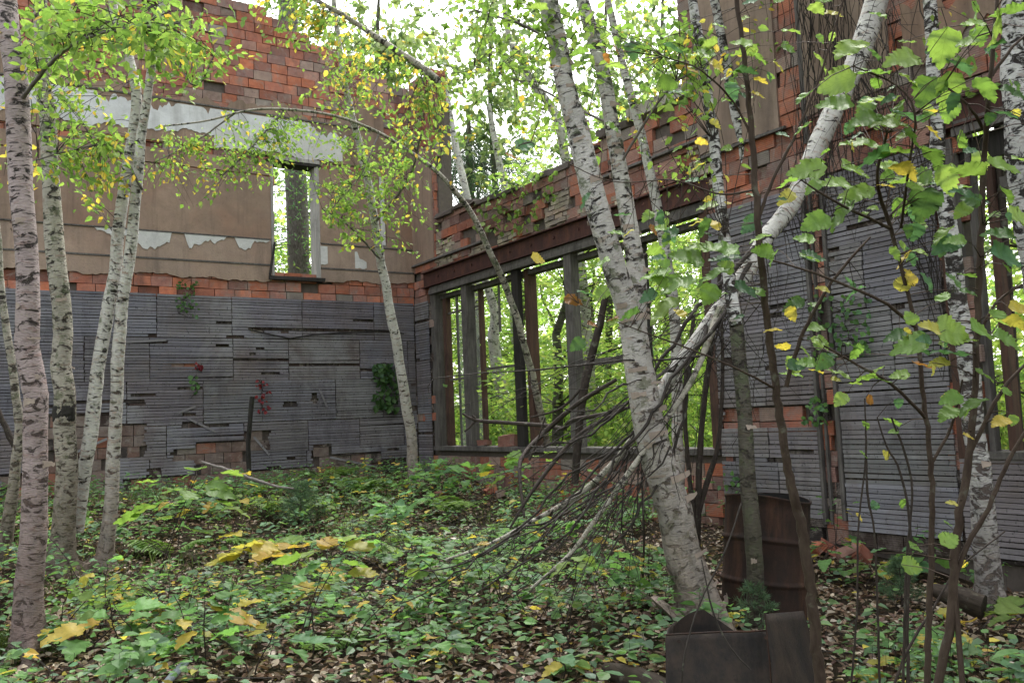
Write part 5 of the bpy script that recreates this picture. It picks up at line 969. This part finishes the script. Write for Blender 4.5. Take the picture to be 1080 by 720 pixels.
# ------------------------------------------------------------------ ground cover and litter (stuff)
def visible_samples(n, v0=470, v1=745, pw=1.):
    """random ground points inside the ruin, thinned with distance"""
    x = rg.uniform(-3, 7.42, n*4); y = rg.uniform(1.5, 14.75, n*4); k = rg.random(n*4) < np.clip(5.2/np.hypot(x, y), .25, 1)**pw
    return x[k][:n], y[k][:n]
def patch(x, y, s=1.): return np.sin(x*1.9*s+1.3)*np.cos(y*1.5*s-.4)+.6*np.sin(x*3.7*s-y*2.9*s)+.4*np.sin(y*5.3*s+x*4.1*s+1)
lt = MB(); x, y = visible_samples(56000); n = len(x); z = H(x, y)+rg.uniform(.002, .035, n); c = pick(BRN, n, .35); m_ = rg.random(n) < .05; c[m_] = pick(YEL, m_.sum())*.7; m_ = rg.random(n) < .17; c[m_] = pick(np.array([[.42, .36, .30], [.36, .30, .24], [.5, .42, .33]]), m_.sum()); d = rdir(n); d[:, 2] *= .3
nr = rdir(n)*.45+[0, 0, 1]; lt.leaves(np.stack([x, y, z], 1), d, nr, rg.uniform(.03, .075, n), c, aspect=.6, fold=.45)
tag(lt.build('leaf_litter', M['dry']), 'brown, tan and yellow fallen leaves covering the floor', 'leaf litter', kind='stuff')
gc = MB(); st2 = MB(); x, y = visible_samples(11500, pw=.7)
dn = patch(x, y); dens = np.clip(.60+.46*dn, .05, 1)
dens *= 1-.75*np.exp(-((x-2.4)**2/1.2+(y-9.3)**2/2.5)); dens *= 1-.88*smooth(4.3, 5.2, x)*smooth(8.2, 6.6, y); dens *= 1-.6*np.exp(-((x-2.9)**2+(y-4.0)**2)/.5)
k = rg.random(len(x)) < dens; x, y = x[k], y[k]
for i in range(len(x)):
    z = float(H(x[i], y[i])); hh = rg.uniform(.05, .30)*(1.35 if y[i] > 8 else 1.); top = np.array([x[i]+rg.normal()*.03, y[i]+rg.normal()*.03, z+hh])
    if i % 2 == 0: st2.tube(np.array([[x[i], y[i], z-.01], top]), [.0022, .0012], 3, cap=False)
    m_ = rg.integers(3, 8); an = rg.uniform(0, 6.28)+np.arange(m_)*6.28/m_+rg.normal(size=m_)*.3; d = np.stack([np.cos(an), np.sin(an), rg.uniform(-.25, .3, m_)], 1); S_ = rg.uniform(.035, .085)
    pal = DKG*1.9 if rg.random() < .6 else np.array([[.13, .22, .12], [.11, .19, .12], [.17, .27, .12]]); yel = .5 if rg.random() < .05 else .015
    big_ = 1.6 if rg.random() < .10 else 1.
    gc.leaves(top+d*.012+np.array([0, 0, 1])*rg.uniform(-.4, .1, (m_, 1))*hh, d, np.array([0, 0, 1.])+rg.normal(size=(m_, 3))*.3, S_*big_*rg.uniform(.7, 1.2, m_), mixpal(m_, yel, pal, YEL), aspect=rg.uniform(.5, .85), fold=.3)
tag(gc.build('undergrowth_leaves', M['leaf']), 'low green woodland herbs carpeting the floor of the ruin', 'undergrowth', kind='stuff'); tag(st2.build('undergrowth_stems', M['twig']), 'thin stems of the low woodland herbs', 'undergrowth', kind='stuff')
gr = MB(); n = 4200; x = rg.uniform(0, 5.8, n); y = rg.uniform(8., 14.2, n); k = patch(x, y, .8) > .2; x, y = x[k], y[k]; n = len(x)
gr.leaves(np.stack([x, y, H(x, y)], 1), rdir(n, 2.5), rdir(n), rg.uniform(.1, .28, n), pick(np.array([[.14, .2, .05], [.10, .16, .05]]), n), aspect=.035, simple=True); tag(gr.build('grass_blades', M['leaf']), 'sparse thin grass among the herbs', 'grass', kind='stuff')
sk = MB(); 
for q in range(420):
    x_ = rg.uniform(0, 7.2); y_ = rg.uniform(2.5, 13); an = rg.uniform(0, 3.14); L = rg.uniform(.1, .6); e = np.array([x_+L*math.cos(an), y_+L*math.sin(an), 0]); e[2] = float(H(e[0], e[1]))+rg.uniform(.01, .08); a_ = np.array([x_, y_, float(H(x_, y_))+.01]); sk.tube(np.array([a_, (a_+e)/2+rg.normal(size=3)*.02, e]), [.005, .004, .002], 4, cap=False)
tag(sk.build('twig_debris', M['dead']), 'small dead twigs strewn over the leaf litter', 'twigs', kind='stuff')
# climbing scatter on top of walls
# ------------------------------------------------------------------ forest outside
FG = np.array([[.28, .43, .11], [.35, .49, .14], [.39, .51, .16], [.23, .37, .10], [.42, .49, .18], [.20, .34, .12]]); HG = np.array([[.22, .31, .15], [.27, .35, .18], [.18, .27, .15], [.31, .37, .2]])  # HG: desaturated far-leaf greens, haze put into the colour
def proto(kind, seed):
    r_ = np.random.default_rng(seed); mb = MB(); mb.local = True; lf = MB(); lf.local = True; h = r_.uniform(8, 11)
    n = 12; c = np.stack([np.cumsum(r_.normal(size=n)*.10), np.cumsum(r_.normal(size=n)*.10), np.linspace(-.3, h, n)], 1); mb.tube(c, np.linspace(.10, .02, n)*(1.4 if kind == 'big' else 1), 9, .05)
    for q in range(34):
        i = r_.integers(2, n-1); a_ = c[i]; an = r_.uniform(0, 6.28); L = r_.uniform(.7, 2.2)*(1-.4*i/n); e = a_+np.array([math.cos(an)*L, math.sin(an)*L, r_.uniform(-.2, .9)]); mb.tube(np.array([a_, (a_+e)/2+[0, 0, .15], e]), [.022, .014, .006], 5, cap=False)
        for b__ in range(3):
            m_ = 52; cc = a_+(e-a_)*r_.uniform(.4, 1.1)+r_.normal(size=3)*.3; p = cc+r_.normal(size=(m_, 3))*[.34, .34, .2]; lf.leaves(p, rdir(m_)-[0, 0, .3], rdir(m_, .9), r_.uniform(.07, .14), pick(FG, m_)*(1 if r_.random() > .1 else .7), aspect=.7, simple=True)
    return mb, lf
protos = [proto('small', 100+k) for k in range(5)]; pobj = []
far = [  # x, y, scale, rot, proto
 (9.8, 13.6), (10.6, 17.6), (11.8, 22), (12.4, 12.2), (13.6, 17.2), (11.2, 9.2), (10.4, 5.2), (14.2, 9.4), (15, 20), (13.2, 25), (15.5, 28), (18, 17), (21, 24), (22, 12), (13.2, 20.5), (14.5, 15.5), (15.2, 11.2), (13.0, 7.2), (11.2, 26), (16.5, 24), (17, 18), (18, 13), (12.3, 3.8), (15.5, 3.2), (13.4, 31), (20, 20), (20, 29), (19, 8), (5.9, 20.8), (7.3, 19.2), (6.1, 24), (3.2, 21), (.5, 22), (-2.5, 22), (13, 36), (17, 36), (8, 37), (11.6, 0.6), (16, 0)]
for k, (x_, y_) in enumerate(far):
    i = k % 5; t = thing('forest_tree', 'bright yellow green broadleaf tree of the young wood crowding outside the walls', 'tree', (x_, y_, float(H(x_, y_))-.1), 'young forest trees outside the ruin')
    t.rotation_euler[2] = rg.uniform(0, 6.28); s_ = rg.uniform(.8, 1.15)*(1.0 if x_ > 8.5 else .9); t.scale = (s_*1.15, s_*1.15, s_*(.62 if math.hypot(x_, y_) > 14 and y_ > x_*1.0 else .95))
    if k < 5: a_ = protos[i][0].build('trunk', M['birch_dark'], t, True); b_ = protos[i][1].build('crown', M['canopy'], t); pobj.append((a_, b_))
    else:
        for o in pobj[i]: c = o.copy(); COL.objects.link(c); c.parent = t
# bushes close outside the windows
bp = []
for s_ in range(3):
    mb = MB(); lf = MB(); mb.local = lf.local = True
    for q in range(16):
        e = np.array([rg.normal()*.6, rg.normal()*.6, rg.uniform(.8, 2.4)]); mb.tube(np.array([[0, 0, -.1], e*[.4, .4, .6], e]), [.015, .01, .004], 5, cap=False)
        for b__ in range(3): m_ = 45; p = e*rg.uniform(.5, 1.05)+rg.normal(size=(m_, 3))*[.24, .24, .18]; lf.leaves(p, rdir(m_)-[0, 0, .3], rdir(m_, .9), .10, pick(FG, m_)*rg.uniform(.75, 1.15), aspect=.7)
    bp.append((mb, lf))
bo = []
for k, (x_, y_) in enumerate([(9.6, 8.8), (9.9, 11.5), (9.8, 15.2), (11.2, 18), (9.6, 3.2), (10.4, 5.8), (11.5, 13), (11.8, 9.5), (12.2, 16), (11.5, 3.6), (5.2, 17.8), (4.6, 19.5), (13, 20), (13.5, 12.5), (13, 6), (10.6, 14.2), (10.8, 16.4), (12.6, 18.4), (14.5, 16), (14.8, 13.6), (12.6, 14.4), (15, 10), (11.4, 7.4), (13.8, 22), (16, 19), (10.2, 1.8), (12, 5), (14, 8), (14, 4)]):
    t = thing('forest_bush', 'green leafy bush growing close outside the window openings', 'bush', (x_, y_, float(H(x_, y_))-.05), 'bushes outside the window openings'); t.rotation_euler[2] = rg.uniform(0, 6.28); t.scale = [rg.uniform(.75, 1.1)]*3
    i = k % 3
    if k < 3: bo.append((bp[i][0].build('stems', M['twig'], t), bp[i][1].build('foliage', M['canopy'], t)))
    else:
        for o in bo[i]: c = o.copy(); COL.objects.link(c); c.parent = t
# white birches seen outside
def wildstem(label, rows, mat='birch_white', name='birch_tree'):
    b0 = P(*rows[0][:3]); t = thing(name, label, 'tree', (b0[0], b0[1], 0)); mb = MB(); c, r = pxline(rows, .15); c = np.concatenate([[[c[0][0], c[0][1], -.3]], c]); r = np.concatenate([[r[0]], r]); mb.tube(c, r, 14, .05); mb.build('trunk', M[mat], t, True); return t, c
t, c = wildstem('bare topped birch standing beyond the broken side wall', [(628, 520, 17, 12), (618, 330, 17, 11), (604, 220, 17, 10), (596, 165, 17, 10), (585, 120, 17, 9), (568, 80, 17, 8), (548, 85, 17, 7.5)][:5]+[(560, 85, 17, 8), (548, 60, 17, 7), (537, 40, 17, 6), (530, -10, 17, 5)], 'birch_peel')
tw = MB(); lf = MB()
for b_ in [(560, 70, 16.8, 60, 45, .6, 44, 12, .11, .05, HG*.7), (590, 130, 16.8, 40, 50, .6, 24, 12, .11, .05, HG*.8), (520, 30, 16.8, 60, 30, .6, 30, 12, .11, .05, HG*.6), (640, 90, 17, 40, 70, .6, 24, 12, .11, .03, HG*.8)]: blob(tw, lf, [p for p in c[::4]], *b_)
tw.build('twigs', M['twig'], t); lf.build('crown', M['canopy'], t)
wildstem('slim bright birch trunk above the broken wall near the corner', [(505, 400, 21, 9), (500, 250, 21, 9), (492, 205, 21, 8), (484, 170, 21, 7.5), (478, 140, 21, 7), (470, 90, 21, 5)]); wildstem('faint far birch trunk right of the slim bright one', [(545, 400, 24, 8), (535, 220, 24, 8), (525, 165, 24, 7), (515, 110, 24, 5)])
wildstem('pale trunk seen through the second window bay', [(542, 480, 19, 14), (530, 420, 19, 14), (521, 360, 19, 12), (522, 330, 19, 10), (510, 290, 19, 8)], 'birch_peel'); wildstem('dark thin trunk seen through the right window opening', [(1078, 520, 7.6, 11), (1070, 400, 7.6, 10), (1063, 300, 7.6, 9), (1056, 200, 7.6, 8), (1050, 100, 7.6, 6)], 'twig', 'young_tree')
# conifer behind the small window
ct = thing('old_conifer', 'thick grey conifer trunk with bare dead twigs behind the small upper window', 'tree', (P(313, 300, 19)[0], P(313, 300, 19)[1], 0)); mb = MB(); c, r = pxline([(322, 520, 19, 27), (319, 400, 19, 25), (315, 290, 19, 23), (313, 200, 19, 22), (308, 100, 19, 20), (300, -60, 19, 18)], .2); mb.tube(c, r, 20, .05); mb.build('trunk', M['conifer'], ct, True)
mb = MB(); lf = MB()
for q in range(110):
    i = rg.integers(2, len(c)-2); a_ = c[i]; an = rg.uniform(0, 6.28); L = rg.uniform(.5, 1.6); e = a_+np.array([math.cos(an)*L, math.sin(an)*L, rg.uniform(-.5, .2)]); mb.tube(np.array([a_, (a_+e)/2+rg.normal(size=3)*.06, e]), [.014, .009, .004], 4, cap=False)
    for s_ in range(3): b_ = e+rg.normal(size=3)*.3; mb.tube(np.array([(a_+e)/2, b_]), [.005, .002], 3, cap=False)
    if rg.random() < .9: m_ = 110; lf.leaves(e+rg.normal(size=(m_, 3))*[.4, .4, .2], rdir(m_), rdir(m_, .5), .12, pick(DKG*2.4, m_), aspect=.25, simple=True)
mb.build('dead_branches', M['conifer'], ct); lf.build('needles', M['needle'], ct)
# pine crown above the side wall
pt = thing('pine_tree', 'dark needled pine whose boughs show above the broken side wall', 'tree', (P(500, 300, 26)[0], P(500, 300, 26)[1], 0)); mb = MB(); c, r = pxline([(500, 440, 26, 12), (497, 250, 26, 10), (495, 170, 26, 7), (494, 120, 26, 4)], .3); mb.tube(c, r, 9, .05); lf = MB()
for q in range(60):
    u_, v_ = rg.uniform(435, 555), 0; v_ = 145+abs(u_-495)*.35+rg.uniform(0, 55); e = P(u_, v_, 26+rg.normal()*1.2); a_ = c[rg.integers(len(c)//2, len(c))]; mb.tube(np.array([a_, (a_+e)/2+[0, 0, .2], e]), [.03, .02, .008], 4, cap=False); m_ = 110; lf.leaves(e+rg.normal(size=(m_, 3))*[.6, .6, .16], rdir(m_, .3), rdir(m_), .22, pick(np.array([[.06, .11, .06], [.08, .14, .08]]), m_), aspect=.12, simple=True)
mb.build('trunk', M['conifer'], pt); lf.build('needles', M['needle'], pt)
# high crowns overhead that shade the ruin and show through the roof gap
for k, (u_, v_, D_, ru, rv, n_, lab) in enumerate([(400, 60, 23, 90, 60, 120, 'airy green treetop behind the left end of the side wall'), (520, 90, 25, 80, 90, 130, 'pale green treetop in the gap above the side wall'), (640, 120, 22, 60, 100, 110, 'green treetop behind the two central birch stems'), (700, 60, 24, 50, 60, 40, 'thin treetop left of the tall pier')]):
    b0 = P(u_, 440, D_); t = thing('background_tree', lab, 'tree', (b0[0], b0[1], 0)); mb = MB(); c, r = pxline([(u_, 440, D_, 8), (u_+4, 250, D_, 7), (u_-3, 100, D_, 5), (u_, -20, D_, 3)], .3); mb.tube(c, r, 8, .05); lf = MB(); mb2 = MB()
    for b_ in [(u_, v_, D_, ru, rv, 1.5, n_, 30, .19, .06, HG)]: blob(mb2, lf, [p for p in c[::2]], *b_, r=.008)
    mb.build('trunk', M['birch_dark'], t, True); mb2.build('twigs', M['twig'], t); lf.build('crown', M['canopy'], t)
# far wood
fw = MB(); n = 80000; th = rg.uniform(0, 6.283, n); rr = rg.uniform(26, 46, n); x = rr*np.cos(th); y = rr*np.sin(th); z = rg.uniform(0, 1, n)**1.2*9.5*(1+.25*np.sin(th*17)+.15*np.sin(th*41)); k = (np.sin(th*60)+np.sin(z*1.7+th*37)+.8*np.sin(z*3.1-th*90)) > -1.3
x, y, z = x[k], y[k], z[k]; n = len(x); fw.leaves(np.stack([x, y, z], 1), rdir(n), rdir(n, .6), rg.uniform(.22, .5, n), pick(FG, n, .3), aspect=.7, simple=True)
tag(fw.build('far_woods', M['canopy']), 'hazy mass of light green woodland far behind the ruin', 'woods', kind='stuff')
of = MB(); n = 26000; x = rg.uniform(7.9, 22, n); y = rg.uniform(-3, 34, n); of.leaves(np.stack([x, y, H(x, y)+rg.uniform(0, .9, n)*rg.random(n)], 1), rdir(n, .3), rdir(n, 1.), rg.uniform(.08, .16, n), pick(FG*.8, n), simple=True, aspect=.6)
tag(of.build('outside_ferns', M['leaf']), 'green ground cover of the wood outside the windows', 'undergrowth', kind='stuff')

# ------------------------------------------------------------------ sky, sun, camera
w = bpy.data.worlds.new('World'); S.world = w; w.use_nodes = True; nt = w.node_tree; nt.nodes.clear(); N = NT(nt)
sky = N.n('ShaderNodeTexSky', sky_type='NISHITA'); sky.sun_disc = False; EL, RO = math.radians(58), math.radians(48); sky.sun_elevation = EL; sky.sun_rotation = RO; sky.dust_density = 4.; sky.air_density = 1.5; sky.ozone_density = 1.
hs = N.n('ShaderNodeHueSaturation'); hs.inputs['Saturation'].default_value = .18; hs.inputs['Value'].default_value = 3.9; N.link(sky.outputs[0], hs.inputs['Color'])
bg = N.n('ShaderNodeBackground'); bg.inputs['Strength'].default_value = .15; N.link(hs.outputs[0], bg.inputs[0]); o = N.n('ShaderNodeOutputWorld'); N.link(bg.outputs[0], o.inputs[0])
sl = bpy.data.lights.new('sun', 'SUN'); sl.energy = 2.8; sl.angle = math.radians(16); sl.color = (1, .96, .9); so = bpy.data.objects.new('sun', sl); COL.objects.link(so)
sd = np.array([math.cos(EL)*math.sin(RO), math.cos(EL)*math.cos(RO), math.sin(EL)]); so.rotation_euler = Vector(sd).to_track_quat('Z', 'Y').to_euler(); so.location = (0, 0, 20)
cd = bpy.data.cameras.new('camera'); co = bpy.data.objects.new('camera', cd); COL.objects.link(co); cd.sensor_width = 36; cd.lens = F/1080*36; cd.clip_end = 2000; cd.clip_start = .05
m4 = np.eye(4); m4[:3, :3] = R; m4[:3, 3] = CAM; co.matrix_world = Matrix(m4.tolist()); S.camera = co
cd.dof.use_dof = False
S.view_settings.view_transform = 'Standard'; S.view_settings.look = 'None'; S.view_settings.exposure = 0
S.cycles.use_denoising = True; S.cycles.use_adaptive_sampling = True; S.cycles.adaptive_threshold = .02; S.cycles.max_bounces = 5; S.cycles.diffuse_bounces = 3; S.cycles.transmission_bounces = 3; S.cycles.transparent_max_bounces = 8
